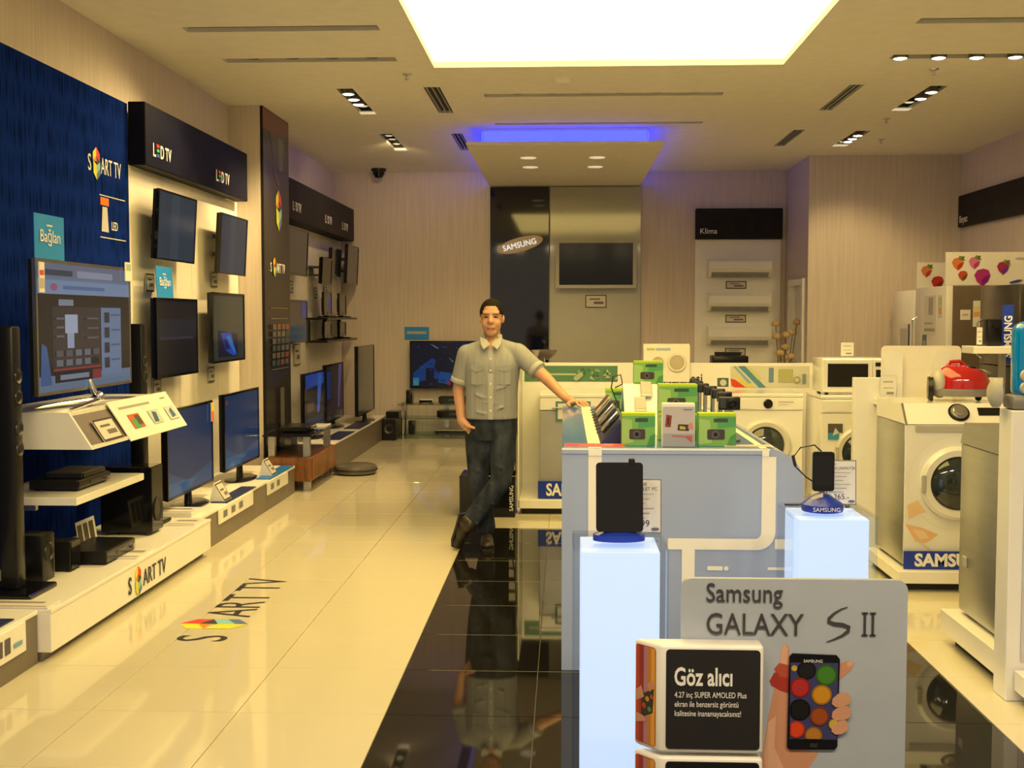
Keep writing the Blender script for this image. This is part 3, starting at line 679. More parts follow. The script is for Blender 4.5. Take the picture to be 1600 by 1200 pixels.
# ---- shelf with sloping front
SY0, SY1 = 5.77, 7.2
t = thing('television_shelf', 'white wall shelf with a sloping front under the web page television', 'shelf', (XL + .09, SY0, 0), PI / 2)
fx = lambda X: -(X - (XL + .09))
ln = SY1 - SY0
def sh_prof(zt): return [(fx(-2.97), .915), (fx(-2.36), .915), (fx(-2.48), 1.10), (fx(-2.97), 1.10)]
obj('end_panel', MB().prism(sh_prof(0), 'x', 0, .02), 'white_gloss', t)
obj('end_panel', MB().prism(sh_prof(0), 'x', ln - .02, ln), 'white_gloss', t)
obj('top_board', B(.02, ln - .02, fx(-2.48), fx(-2.97), 1.08, 1.10), 'white_gloss', t)
obj('bottom_board', B(.02, ln - .02, fx(-2.36), fx(-2.97), .915, .935), 'white_gloss', t)
obj('sloping_front', MB().prism([(fx(-2.385), .936), (fx(-2.372), .936), (fx(-2.472), 1.079), (fx(-2.485), 1.079)], 'x', .02, ln - .02), 'grey_brown', t)
# information plate and price on the slope
SL = Matrix.Rotation(PI / 2, 4, 'Z')
slope = math.atan2(.12, .185)
t = thing('information_plate', 'cream information plate with three small pictures on the sloping shelf front', 'sign', (-2.345, 6.72, .905), PI / 2, tilt=-slope)
obj('plate', B(-.47, .47, -.008, 0, 0, .25, bev=.002, seg=1), 'cream_panel', t)
art(t, 'print', [(rect(-.38, .19, .1, .205), (.35, .33, .3)), (rect(.30, .205, .38, .215), (.3, .3, .3)), (rect(-.33, .06, -.16, .15), (.55, .12, .05)), (rect(-.30, .06, -.22, .12), (.08, .35, .1)), (rect(-.24, .08, -.17, .14), (.1, .08, .05)),
                 (rect(-.02, .06, .14, .15), (.5, .6, .6)), ([(.0, .07), (.07, .07), (.1, .13), (.04, .14)], (.06, .12, .2)), (rect(.26, .06, .42, .15), (.55, .62, .66)), ([(.30, .07), (.38, .08), (.36, .14), (.31, .12)], (.08, .15, .3))], 'print', -.009)
price('white price box on the sloping shelf front beside the information plate', (-2.362, 6.06, .935), PI / 2, .26, .13, -slope)
t = thing('lower_shelf', 'narrow white shelf below the sloping shelf, holding a disc player', 'shelf', (XL + .09, 5.78, .63), PI / 2)
obj('board', B(0, .95, fx(-2.45), fx(-2.97), 0, .04, bev=.003, seg=1), 'white_gloss', t)
for u in (.08, .85): obj('bracket', B(u, u + .03, fx(-2.7), fx(-2.97), -.04, 0), 'steel', t)
def deck(name, label, cat, loc, rz, w, d, h, m='black_plastic', disp=True, feet=True):
    t = thing(name, label, cat, loc, rz)
    z = .008 if feet else 0
    obj('body', B(-w / 2, w / 2, -d / 2, d / 2, z, h, bev=.004, seg=1), m, t)
    obj('front_panel', B(-w / 2 + .004, w / 2 - .004, -d / 2 - .006, -d / 2 + .002, z + .004, h - .004), 'black_gloss', t)
    if disp: obj('display', B(-w * .15, w * .15, -d / 2 - .008, -d / 2 - .004, h * .4, h * .75), 'screen_grey', t); obj('knob', MB().cyl((w * .38, -d / 2 - .02, h * .5), (w * .38, -d / 2 - .004, h * .5), h * .18, n=14), 'steel', t)
    if feet:
        for sx in (-1, 1): obj('foot', MB().cyl((sx * w * .4, -d * .4, 0), (sx * w * .4, -d * .4, z), .015, n=10).cyl((sx * w * .4, d * .4, 0), (sx * w * .4, d * .4, z), .015, n=10), 'black_matte', t)
    return t
deck('disc_player', 'black disc player on the narrow shelf below the web page television', 'player', (-2.66, 6.20, .671), PI / 2, .43, .26, .055)
deck('remote_tray', 'dark leaflet tray lying on top of the black disc player', 'tray', (-2.64, 6.22, .7275), PI / 2, .30, .20, .03, 'dark_metal', False, False)
deck('disc_receiver', 'black disc receiver with a lid on the lettered white plinth', 'receiver', (-2.58, 6.37, .246), PI / 2, .42, .24, .075)
deck('bookshelf_speaker', 'black box speaker between the disc receiver and the satellite speaker', 'speaker', (-2.65, 6.05, .246), PI / 2, .12, .14, .16, disp=False)
def satellite(label, loc, rz):
    t = thing('satellite_speaker', label, 'speaker', loc, rz)
    obj('body', B(-.07, .07, -.06, .08, 0, .24, bev=.008, seg=2), 'black_plastic', t)
    obj('driver', MB().lathe([(.05, -.062), (.048, -.068), (.035, -.056), (.015, -.05), (0, -.058)], (0, 0, .15), 'y', 20), 'dark_metal', t)
    obj('grey_side', B(.064, .078, -.055, .075, .01, .23), 'grey_plastic', t)
    return t
satellite('black satellite speaker beside the base of the near tower speaker', (-2.67, 5.80, .246), PI / 2)
t = thing('picture_leaflet', 'small upright printed leaflet between the speaker box and the subwoofer', 'leaflet', (-2.74, 6.62, .246), PI / 2, tilt=-.15)
obj('card', B(-.13, .13, -.003, 0, 0, .17), 'white_matte', t)
art(t, 'print', [(rect(-.12 + k * .08, .02, -.06 + k * .08, .15), (.12, .1, .09)) for k in range(3)], 'print', -.004)
t = thing('subwoofer', 'black box subwoofer at the far end of the lettered plinth', 'speaker', (-2.67, 7.12, .246), PI / 2)
obj('cabinet', B(-.10, .10, -.16, .16, .015, .42, bev=.006, seg=1), 'black_gloss', t)
obj('driver', MB().lathe([(.075, -.162), (.075, -.168), (.06, -.166), (.03, -.15), (0, -.155)], (0, 0, .15), 'y', 24), 'black_matte', t)
for sx in (-1, 1): obj('foot', MB().cyl((sx * .08, -.12, 0), (sx * .08, -.12, .015), .015, n=10).cyl((sx * .08, .12, 0), (sx * .08, .12, .015), .015, n=10), 'black_matte', t)
def tower(label, loc, rz):
    t = thing('tower_speaker', label, 'speaker', loc, rz)
    obj('base', B(-.15, .15, -.15, .15, 0, .025, bev=.006, seg=1), 'black_gloss', t)
    obj('column', B(-.045, .045, -.045, .045, .025, 1.29, bev=.012, seg=2), 'black_plastic', t)
    for z in (1.05, .95, .80, .70):
        obj('driver', MB().lathe([(.036, -.046), (.034, -.052), (.022, -.044), (.008, -.04), (0, -.046)], (0, 0, z), 'y', 18), 'dark_metal', t)
    return t
tower('tall black tower speaker by the near end of the web page television', (-2.66, 5.52, .246), PI / 2)
tower('tall black tower speaker between the web page television and the white panels', (-2.72, 7.40, .246), PI / 2)
# floor decal
t = thing('floor_decal', 'dark lettering and coloured gem stuck on the cream floor tiles', 'floor decal', (0, 0, .0004))
text(t, 'lettering', 'S', .36, (-1.655, 5.64, .0006), (0, 0, PI / 2), 'letter_dark', 'CENTER', ext=.0003, sx=.75)
art(t, 'gem_emblem', emblem(5.91, 1.80, .36), 'print', 0, .0002, M=Matrix(((0, 0, -1, 0), (1, 0, 0, 0), (0, -1, 0, .0004), (0, 0, 0, 1))))
text(t, 'lettering', 'ART TV', .36, (-1.655, 6.05, .0006), (0, 0, PI / 2), 'letter_dark', 'LEFT', ext=.0003, sx=.76)
# ================================================================== beyond the column
t = thing('wooden_television_table', 'low reddish wood television table with silver posts and black glass top', 'table', (-2.50, 11.03, 0), PI / 2)
obj('wood_box', B(-.56, .56, -.22, .20, .095, .31, bev=.006, seg=1), 'wood_red', t)
obj('drawer_front', B(-.54, .54, -.232, -.221, .11, .30, bev=.003, seg=1), 'wood_red', t)
for sx in (-1, 1):
    for sy in (-1, 1):
        obj('post', B(sx * .45 - .03, sx * .45 + .03, sy * .16 - .03, sy * .16 + .03, .311, .50), 'steel', t); obj('leg', B(sx * .45 - .03, sx * .45 + .03, sy * .16 - .03, sy * .16 + .03, 0, .094), 'steel', t)
obj('glass_top', B(-.58, .58, -.23, .22, .501, .515, bev=.004, seg=1), 'black_gloss', t)
deck('disc_player', 'slim black disc player on the wooden television table', 'player', (-2.50, 10.92, .516), PI / 2, .42, .25, .05)
sheets('cream leaflet beside the disc player on the wooden television table', -2.44, -2.30, 11.20, 11.50, .516, 2)
t = thing('round_floor_base', 'low round dark grey display base lying on the cream floor', 'display base', (-2.10, 11.72, 0))
obj('disc', MB().lathe([(.17, 0), (.21, .02), (.22, .05), (.21, .085), (.18, .10), (0, .104)], (0, 0, 0), 'z', 36), 'ottoman_grey', t)
obj('rim', MB().lathe([(.215, .04), (.224, .045), (.224, .055), (.215, .06)], (0, 0, 0), 'z', 36), 'dark_metal', t)
t, dp = plinth('long dark plinth with a cream top between the column and the back wall', -2.33, 11.80, 15.20, .30, 'grey_brown', 0, topm='cream_panel')
obj('dark_mat', B(.30, 1.2, -dp, -dp + .19, .301, .306), 'blue_mat', t); obj('dark_mat', B(1.5, 2.3, -dp, -dp + .19, .301, .306), 'blue_mat', t)
LAMP_PIC = [(rc(-1, 0, 1, 1), (.008, .008, .014)), ([(-.9, .75), (.9, .8), (.9, 1), (-.9, 1)], (.02, .05, .28)), ([(.2, .3), (.45, .3), (.75, 1), (.3, 1)], (.03, .10, .40)), (rc(-.8, .35, -.1, .5), (.09, .05, .03)), (rc(-.9, .0, .8, .25), (.03, .03, .05))]
tv('standing television with a blue light streak behind the poster column', (-2.66, 12.36, .301), PI / 2, 1.04, .64, 'foot', zoff=.06, pic=LAMP_PIC)
tv('standing television with a dim purple streak beside the big dark television', (-2.68, 13.55, .301), PI / 2, 1.02, .66, 'foot', zoff=.08, pic=[(rc(-1, 0, 1, 1), (.02, .014, .016)), ([(.35, .2), (.5, .2), (.8, 1), (.5, 1)], (.10, .06, .22)), (rc(-1, .4, -.5, .9), (.01, .03, .12))])
tv('big dark blank television at the end of the plinth by the back wall', (-2.46, 14.42, .301), PI / 2, 1.20, .84, 'foot', zoff=.09, scr='screen_grey')
tv('blank grey wall television half hidden by the poster column', (WING, 12.44, 2.02), PI / 2, 1.02, .50, scr='screen_grey', tilt=.05)
tv('small dark wall television under the black fascia, lower of two', (WING + .05, 13.78, 1.96), PI / 2, .56, .31, tilt=.05, wall=.152)
tv('small dark wall television under the black fascia, higher of two', (WING + .02, 14.50, 2.08), PI / 2, .60, .34, tilt=.05, wall=.127)
tv('grey wall television beside the back wall under the black fascia', (WING + .09, 15.22, 2.0), PI / 2, .78, .50, tilt=.05, scr='screen_grey', wall=.1995)
tv('wall television with blue and teal picture half hidden by the column', (WING, 12.44, 1.30), PI / 2, 1.02, .46, scr='screen_grey', pic=[(rc(-1, 0, 1, .45), (.01, .03, .05)), ([(.4, .6), (1, .6), (1, 1), (.5, 1)], (.01, .03, .16))])
price('price card under the grey television half hidden by the column', (XP + .006, 12.75, 1.84)); price('price card on the cream panels beside the two small dark televisions', (XP + .006, 13.35, 2.28), w=.2, h=.2)
price('price card under the lower of two small dark televisions', (XP + .006, 14.02, 1.80)); price('price card under the higher of two small dark televisions', (XP + .006, 14.6, 1.86))
price('cream notice card low on the cream panels behind the standing televisions', (XP + .006, 13.0, 1.04), w=.3, h=.24)
t = thing('monitor_shelf', 'black two-level wall shelf carrying four small monitors', 'shelf', (XP + .003, 13.45, 1.28), PI / 2)
for z in (0, .265): obj('board', B(0, 1.95, -.26, 0, z, z + .025, bev=.002, seg=1), 'black_plastic', t)
for u in (0.02, .97, 1.90): obj('upright', B(u, u + .03, -.05, -.001, .0251, .264), 'black_plastic', t)
for k, (u, z, lab) in enumerate(((.50, 1.571, 'small blue-tinted monitor on the upper board of the black shelf'), (1.45, 1.571, 'small dark monitor on the upper board near the back wall'),
                               (.50, 1.306, 'small grey monitor on the lower board of the black shelf'), (1.45, 1.306, 'small grey monitor on the lower board near the back wall'))):
    tv(lab, (-2.83, 13.45 + u, z), PI / 2, .46 if z > 1.5 else .42, .28 if z > 1.5 else .19, 'foot', zoff=.025, dep=.03, scr='screen_grey', cat='monitor', pic=[(rc(.4, .2, .9, .9), (.01, .03, .2))] if k == 0 else None)
# ---- back wall, left bay
rnd = random.Random(8); CONCERT = []
for k in range(70):
    x_, y_ = rnd.uniform(-.95, .9), rnd.uniform(.03, .95); a_ = rnd.uniform(-.03, .05); l_ = rnd.uniform(.03, .14); b_ = rnd.uniform(.2, 1.0) ** 2
    CONCERT.append(([(x_, y_), (min(.97, x_ + l_), max(.02, y_ - a_)), (min(.97, x_ + l_), max(.03, y_ - a_) + .016), (x_, y_ + .016)], (.03 * b_ + .004, .08 * b_ + .006, .30 * b_ + .012)))
tv('back wall television showing a blue concert picture', (-1.53, YB - .115, .63), 0, 1.06, .63, b=.018, wall=.09,
   pic=[(rc(-1, 0, 1, 1), (.008, .010, .022)), ([(-.75, .45), (-.45, .65), (-.35, .6), (-.4, .45), (-.2, .2), (-.95, .1), (-.95, .3)], (.008, .05, .20)), (rc(-.62, .05, -.4, .42), (.006, .008, .02)), (rc(-.95, .03, -.8, .2), (.05, .25, .35)),
        ([(-.3, .1), (0, .05), (.1, .3), (-.25, .35)], (.01, .07, .25)), (circ(-.02, .08, .05, 10, .04), (.30, .02, .08)), ([(-.5, .95), (-.3, .85), (-.28, .87), (-.47, .97)], (.15, .18, .3)), ([(0, .62), (.1, .55), (.1, .58), (0, .65)], (.2, .3, .4)),
        (rc(.35, .88, .6, .97), (.03, .02, .4)), ([(.1, .1), (.3, .2), (.35, .7), (.15, .65)], (.004, .004, .01))] + CONCERT)
card('topper_card', 'blue card above the back wall television', 'card', (-1.98, YB - .004, 1.275), 0, .33, .17, 'cyan_card', [(rect(-.13, .075, .13, .11), (.5, .42, .35))])
t = thing('glass_media_stand', 'low glass media stand below the back wall television', 'media stand', (-1.55, 15.28, 0))
for z in (.05, .26, .44): obj('glass_shelf', B(-.60, .60, -.22, .22, z, z + .012, bev=.002, seg=1), 'green_glass', t)
for sx in (-1, 1):
    for sy in (-1, 1): obj('post', MB().cyl((sx * .54, sy * .17, 0), (sx * .54, sy * .17, .475), .018, n=12), 'chrome', t)
obj('back_rail', B(-.03, .03, .17, .19, .0, .5), 'steel', t)
satellite('small black speaker standing on the glass media stand', (-2.02, 15.28, .453), 0).scale = (.6, .8, .72)
deck('set_top_box', 'black box on top of the glass media stand', 'player', (-1.45, 15.28, .453), 0, .36, .22, .09)
deck('set_top_box', 'white paper box on top of the glass media stand', 'box', (-1.80, 15.28, .453), 0, .18, .16, .05, 'white_matte', False)
deck('disc_player', 'black disc player on the middle shelf of the glass media stand', 'player', (-1.42, 15.28, .273), 0, .46, .26, .09)
deck('silver_player', 'pale flat player on the bottom shelf of the glass media stand', 'player', (-1.47, 15.24, .063), 0, .42, .24, .05, 'light_grey', False)
satellite('small black speaker on the bottom shelf of the glass media stand', (-1.98, 15.2, .063), 0).scale = (.6, .8, .7)
for x, y, lab in ((-2.25, 15.40, 'black subwoofer on the floor beside the glass media stand'), (-2.235, 15.05 - .02, 'black speaker box at the end of the long dark plinth')):
    t = thing('subwoofer', lab, 'speaker', (x, y, 0))
    obj('cabinet', B(-.085, .085, -.13, .13, .012, .34 if y > 15.2 else .27, bev=.006, seg=1), 'black_plastic', t)
    obj('driver', MB().lathe([(.065, -.131), (.063, -.137), (.05, -.134), (.02, -.125), (0, -.13)], (0, 0, .15), 'y', 20), 'dark_metal', t)
    obj('base', B(-.07, .07, -.11, .11, 0, .012), 'black_matte', t)
# ================================================================== BACK WALL CENTRE AND ALCOVE
t = thing('dark_glass_panel', 'tall glossy blue-black wall panel behind the person', 'wall panel', (-.60, YB - .002, 0))
obj('pane', B(-.39, .39, -.04, 0, 0, 3.295, bev=.003, seg=1), 'navy_gloss', t)
t = thing('oval_logo_sign', 'tilted pale oval sign with lit white lettering on the blue-black panel', 'sign', (-.59, YB - .046, 2.535))
Rm = Matrix.Rotation(-.26, 4, 'Y')
mb = MB(); mb.prism(circ(0, 0, .31, 40, .095), 'y', -.03, 0, M=Rm); obj('oval', mb, 'light_tan', t)
text(t, 'lettering', 'SAMSUNG', .105, (0, -.034, -.036), (PI / 2, -.24, 0), 'letter_lit', bold=0, sx=.95)
t = thing('grey_glass_panel', 'tall glossy grey-green glass wall panel behind the silver-framed television', 'wall panel', (.405, YB - .002, 0))
for a, b in ((-.60, .60),): obj('pane', B(a, b, -.04, 0, 0, 3.295, bev=.003, seg=1), 'glass_grey', t)
tv('silver-framed blank television on the grey glass panel', (.412, YB - .12, 1.955), 0, 1.06, .64, b=.045, bez='light_grey', dep=.05, wall=.05)
price('price card under the silver-framed television', (.415, YB - .044, 1.70), 0, .28, .17)
# alcove: air conditioners
fascia('black fascia box above the white air conditioners', (1.72, YB - .001, 0), 0, 1.13, .10, 2.60, 3.0, 'dark_fascia', [(.05, 2.67, .10, 'Klima')], led=False)
t = thing('air_conditioner_backing', 'white board carrying three air conditioners', 'wall panel', (2.28, YB - .002, 0))
obj('board', B(-.56, .56, -.03, 0, .05, 2.598), 'white_gloss', t)
for z, lab in ((2.10, 'white wall air conditioner, topmost of three under the black fascia'), (1.655, 'white wall air conditioner, middle one of three'), (1.215, 'white wall air conditioner, lowest of three')):
    t = thing('air_conditioner', lab, 'air conditioner', (2.29, YB - .034, z))
    obj('body', MB().prism([(-.18, .06), (-.20, .10), (-.20, .20), (-.17, .235), (0, .235), (0, 0), (-.10, .0)], 'x', -.41, .41), 'white_enamel', t)
    obj('flap', MB().prism([(-.185, .055), (-.178, .06), (-.10, .004), (-.108, -.002)], 'x', -.37, .37), 'slot_grey', t)
    obj('front_panel', B(-.40, .40, -.207, -.201, .10, .20, bev=.002, seg=1), 'white_enamel', t)
    price({2.10: 'price card under the topmost air conditioner', 1.655: 'price card under the middle air conditioner', 1.215: 'price card under the lowest air conditioner'}[z], (2.26, YB - .035, z - .15), 0, .27, .10)
t = thing('dried_flower_vase', 'tall vase of pale dried flowers beside the white doorway', 'vase', (2.72, 14.75, 0))
obj('vase', MB().lathe([(0, 0), (.10, 0), (.11, .02), (.085, .3), (.07, .55), (.085, .68), (.075, .68), (.06, .55), (.06, .05), (0, .04)], (0, 0, 0), 'z', 24), 'light_grey', t)
rnd = random.Random(11)
for k in range(9):
    a = rnd.uniform(0, 2 * PI); r = rnd.uniform(.02, .17); h = rnd.uniform(1.05, 1.52)
    tip = (r * math.cos(a), r * math.sin(a), h)
    s_ = obj('stem', MB().tube([(0, 0, .06), (tip[0] * .2, tip[1] * .2, .7), (tip[0] * .6, tip[1] * .6, .95), tip], .005, 6), 'stem_brown', t)
    mb = MB()
    for p in range(6):
        pa = p * PI / 3 + k
        mb.ell((tip[0] + .028 * math.cos(pa), tip[1] + .028 * math.sin(pa), h + .01), .026, .026, .034, 8, 6)
    mb.ell((tip[0], tip[1], h + .025), .025, .025, .03, 8, 6)
    obj('flower', mb, 'dried_flower', s_)
# service desk behind the gondola
t = thing('service_desk', 'dark desk standing behind the long white display unit', 'desk', (.85, 12.9, 0))
obj('desk_top', B(-1.2, 1.2, -.35, .35, 1.02, 1.06, bev=.004, seg=1), 'grey_brown', t)
for sx in (-1.15, 1.1): obj('side_panel', B(sx, sx + .05, -.33, .33, 0, 1.019), 'grey_brown', t)
obj('modesty_panel', B(-1.09, 1.09, -.30, -.27, .1, 1.019), 'grey_brown', t)
t = thing('desk_printer', 'black printer on the desk behind the long white display unit', 'printer', (1.78, 12.85, 1.061))
obj('body', B(-.19, .19, -.15, .15, 0, .10, bev=.012, seg=2), 'black_plastic', t)
obj('paper_feed', MB().prism([(.05, .101), (.13, .101), (.14, .135), (.10, .135)], 'x', -.14, .14), 'black_plastic', t)
obj('tray', B(-.24, .24, -.22, -.151, .0, .02), 'black_plastic', t)
t = thing('glass_bowl', 'small chrome and glass bowl on the desk behind the person', 'bowl', (-.22, 12.8, 1.061))
obj('bowl', MB().lathe([(0, .045), (.04, .05), (.11, .10), (.15, .16), (.14, .16), (.10, .105), (.03, .06), (0, .055)], (0, 0, 0), 'z', 28), 'chrome', t)
obj('foot', MB().lathe([(0, 0), (.07, 0), (.065, .012), (.015, .02), (.015, .045), (0, .046)], (0, 0, 0), 'z', 20), 'chrome', t)
# ================================================================== WHITE GONDOLA WITH APPLIANCES
GX0, GX1 = -.36, 2.62
t = thing('display_gondola', 'long low white display unit with printed banners behind the blue counter', 'display unit', (0, 0, 0))
obj('back_panel', B(GX0, GX1, 10.0, 10.07, .05, 1.19, bev=.003, seg=1), 'white_gloss', t)
obj('end_panel', B(GX0 - .012, GX0 - .001, 9.36, 10.07, .05, 1.19), 'white_gloss', t)
obj('platform', B(GX0, GX1, 9.34, 9.999, .05, .12, bev=.003, seg=1), 'white_gloss', t)
obj('kick', B(GX0 + .02, GX1 - .02, 9.40, 10.05, 0, .049), 'black_matte', t)
gb = [(rect(-.34, 1.03, .45, 1.165), (.10, .22, .14)), (rect(-.30, 1.085, .10, 1.10), (.45, .5, .38))]
rnd = random.Random(21)
for k in range(26):
    x = rnd.uniform(.10, .43); y = rnd.uniform(1.04, 1.13); gb.append(([(x, y), (x + .03, y + .005), (x + .012, y + .03)], rnd.choice([(.25, .38, .22), (.06, .14, .08), (.4, .45, .3)])))
for q in range(4): gb.append((circ(.10 + q * .012, 1.06 + q * .01, .022, 12), (.35, .42, .30)))
art(t, 'green_banner', gb, 'print_gloss', 9.998)
cb = [(rect(1.40, .985, 2.06, 1.165), (.62, .62, .52)), ([(1.44, .985), (1.50, .985), (1.43, 1.05), (1.40, 1.05)], (.6, .55, .1)), ([(1.40, 1.06), (1.44, 1.05), (1.53, .985), (1.44, .985), (1.41, 1.0)], (.65, .07, .02)),
      ([(1.40, 1.10), (1.45, 1.08), (1.60, .985), (1.54, .985)], (.68, .60, .12)), ([(1.46, 1.165), (1.52, 1.165), (1.70, .985), (1.64, .985)], (.10, .26, .42)), ([(1.42, 1.165), (1.44, 1.165), (1.58, 1.02), (1.55, 1.02)], (.25, .42, .45)),
      ([(1.52, 1.165), (1.56, 1.165), (1.66, 1.06), (1.63, 1.05)], (.55, .58, .3)), (rect(1.72, 1.03, 1.76, 1.15), (.15, .25, .4)), (rect(1.80, 1.03, 1.92, 1.14), (.42, .42, .20)), (circ(1.955, 1.05, .03, 16), (.35, .34, .2)), (circ(1.955, 1.05, .018, 14), (.6, .58, .4)),
      (rect(2.0, 1.02, 2.03, 1.1), (.2, .3, .35))]
art(t, 'colour_banner', cb, 'print_gloss', 9.998)
art(t, 'small_badge', [(rect(1.29, .99, 1.385, 1.065), (.10, .13, .13)), (circ(1.34, 1.025, .028, 14), (.55, .6, .55))], 'print_gloss', 9.998)
text(t, 'lettering', 'Makinesi', .12, (1.00, 9.996, 1.02), R, 'letter_dark', sx=.8, bold=.001)
t = thing('washer_topper', 'white board with two round washer doors standing on the white display unit', 'sign', (.862, 10.035, 1.191))
obj('board', B(-.195, .195, -.015, .015, 0, .16, bev=.002, seg=1), 'white_gloss', t)
t2 = t
t = thing('washer_cutout', 'pair of pale printed washer fronts hung on the white display unit', 'sign', (.862, 9.985, 1.03))
obj('board', B(-.195, .195, -.012, 0, 0, .305, bev=.003, seg=1), 'cream_panel', t)
art(t, 'print', [(rect(-.17, .268, -.10, .285), (.45, .6, .25)), (rect(-.09, .266, .03, .287), (.40, .5, .62)), (circ(-.075, .165, .062, 24), (.80, .78, .68)), (circ(.085, .160, .082, 24), (.62, .58, .46))], 'print', -.0135)
for x, r in ((-.075, .056), (.085, .074)):
    rg = obj('door_ring', MB().lathe([(r, -.013), (r, -.022), (r * .86, -.022), (r * .86, -.013)], (x, 0, .165), 'y', 28), 'white_gloss', t)
    obj('door_glass', MB().lathe([(r * .86, -.016), (r * .4, -.019), (0, -.020)], (x, 0, .165), 'y', 28), 'tan_disc', rg)

def letterboard(label, loc, rz, w=.60, h=.135, ls=.13):
    t = thing('lettered_board', label, 'sign', loc, rz)
    obj('board', B(-w / 2, w / 2, -.012, 0, 0, h, bev=.002, seg=1), 'logo_blue', t)
    text(t, 'lettering', 'SAMSUNG', ls, (0, -.014, h * .2), R, 'letter_white', bold=.004, sx=min(1.0, (w * .86) / (ls * 5.0)))
    return t
def washer(label, loc, rz, w=.6, d=.56, h=.85, slant=False, body='white_enamel', door=True, side='white_enamel', dr=.2, floral=False, dz=.44, ph=None, ps=.096):
    t = thing('washing_machine', label, 'washing machine', loc, rz)
    f = -d / 2
    ph = ph or (.115 if slant else .13)
    obj('cabinet', MB().box(-w / 2, w / 2, f + .01, d / 2, .02, h - (ph if slant else .03), bev=.010, seg=2), side, t)
    obj('front_panel', B(-w / 2 + .004, w / 2 - .004, f - .004, f + .0095, .10, h - ph - .004, bev=.003, seg=1), body, t)
    obj('kick_panel', B(-w / 2 + .01, w / 2 - .01, f, f + .0095, .025, .095), body, t)
    if slant:
        cp = obj('control_panel', MB().prism([(f - .006, h - ph), (f - .006 + ps, h), (d / 2, h), (d / 2, h - ph + .001), (f + .02, h - ph + .001)], 'x', -w / 2, w / 2), body, t)
        sl = math.atan2(ps, ph); Ms = Matrix.Translation((0, f - .006, h - ph)) @ Matrix.Rotation(-sl, 4, 'X')
        L = math.hypot(ps, ph)
        obj('program_knob', MB().lathe([(.05, 0), (.048, -.012), (.036, -.014), (.034, -.03), (0, -.034)], (.02, -.002, L * .55), 'y', 24).mesh('k'), 'steel', cp).data.transform(Ms)
        obj('knob_ring', MB().lathe([(.062, 0), (.060, -.006), (.049, -.006)], (.02, -.001, L * .55), 'y', 24).mesh('k'), 'black_gloss', cp).data.transform(Ms)
        obj('display', B(.13, .26, -.004, .001, L * .42, L * .78).mesh('k'), 'black_gloss', cp).data.transform(Ms)
        obj('top_edge', B(-w / 2, -w / 2 + .012, -.003, .001, .0, L).mesh('k'), 'steel', cp).data.transform(Ms)
        obj('drawer_gap', B(-w / 2 + .06, -w / 2 + .20, f - .008, f - .003, h - ph - .035, h - ph - .012), 'black_plastic', t)
        obj('handle_strip', B(-w / 2 + .06, w / 2 - .03, f - .010, f - .0045, h - ph - .045, h - ph - .008), 'light_grey', t)
    else:
        cp = obj('control_panel', B(-w / 2 + .002, w / 2 - .002, f - .012, f + .0095, h - ph, h - .032, bev=.004, seg=1), body, t)
        obj('program_knob', MB().lathe([(.038, f - .012), (.036, f - .020), (.028, f - .022), (.026, f - .036), (0, f - .038)], (.02, 0, h - ph / 2 - .016), 'y', 22), 'black_gloss', cp)
        obj('detergent_drawer', B(-w / 2 + .03, -w / 2 + .20, f - .017, f - .011, h - ph + .012, h - .045), body, cp)
        obj('top_plate', B(-w / 2, w / 2, f - .008, d / 2, h - .029, h, bev=.006, seg=1), body, t)
        art(cp, 'panel_print', [(rect(.10, h - .07, .22, h - .062), (.4, .4, .4)), (rect(.10, h - .09, .18, h - .085), (.45, .45, .45))], 'print', f - .0135)
    if door:
        dd = obj('door', MB().lathe([(dr, f - .004), (dr * .99, f - .03), (dr * .90, f - .045), (dr * .74, f - .040), (dr * .70, f - .018)], (0, 0, dz), 'y', 40), 'light_ring' if not floral else 'white_enamel', t)
        obj('door_glass', MB().lathe([(dr * .72, f - .024), (dr * .60, f - .050), (dr * .3, f - .066), (0, f - .072)], (0, 0, dz), 'y', 36), 'glass_dark', dd)
        obj('door_grip', B(-dr * .98, -dr * .86, f - .052, f - .034, dz - .05, dz + .05, bev=.004, seg=1), 'light_grey', dd)
    if floral:
        fl_ = [(circ(0, dz, dr * 1.28, 48), (.70, .69, .66)), (circ(0, dz, dr * 1.27, 48), (.80, .80, .78)),
               ([(-.28, .27), (-.22, .30), (-.17, .23), (-.21, .22), (-.27, .19)], (.80, .58, .36)), ([(-.29, .16), (-.20, .14), (-.10, .10), (-.17, .05), (-.23, .06)], (.80, .50, .28)), ([(-.25, .13), (-.18, .12), (-.15, .08), (-.2, .07)], (.82, .64, .44)),
               ([(-.205, .05), (-.19, .05), (-.13, -.03), (-.14, -.03)], (.75, .66, .45))]
        art(t, 'flower_print', [([(p[0], max(p[1], .105)) for p in poly], c) for poly, c in [([(q[0], q[1] + .10) for q in poly] if i > 1 else poly, c) for i, (poly, c) in enumerate(fl_)]], 'print_gloss', f - .0048, .0004)
    if body == 'silver_side': obj('side_clip', B(w / 2 + .0005, w / 2 + .008, -.235, -.185, .24, .29, bev=.002, seg=1), 'light_grey', t)
    for sx in (-1, 1): obj('foot', MB().cyl((sx * w * .42, -d * .40, 0), (sx * w * .42, -d * .40, .022), .02, n=10).cyl((sx * w * .42, d * .40, 0), (sx * w * .42, d * .40, .022), .02, n=10), 'black_matte', t)
    return t
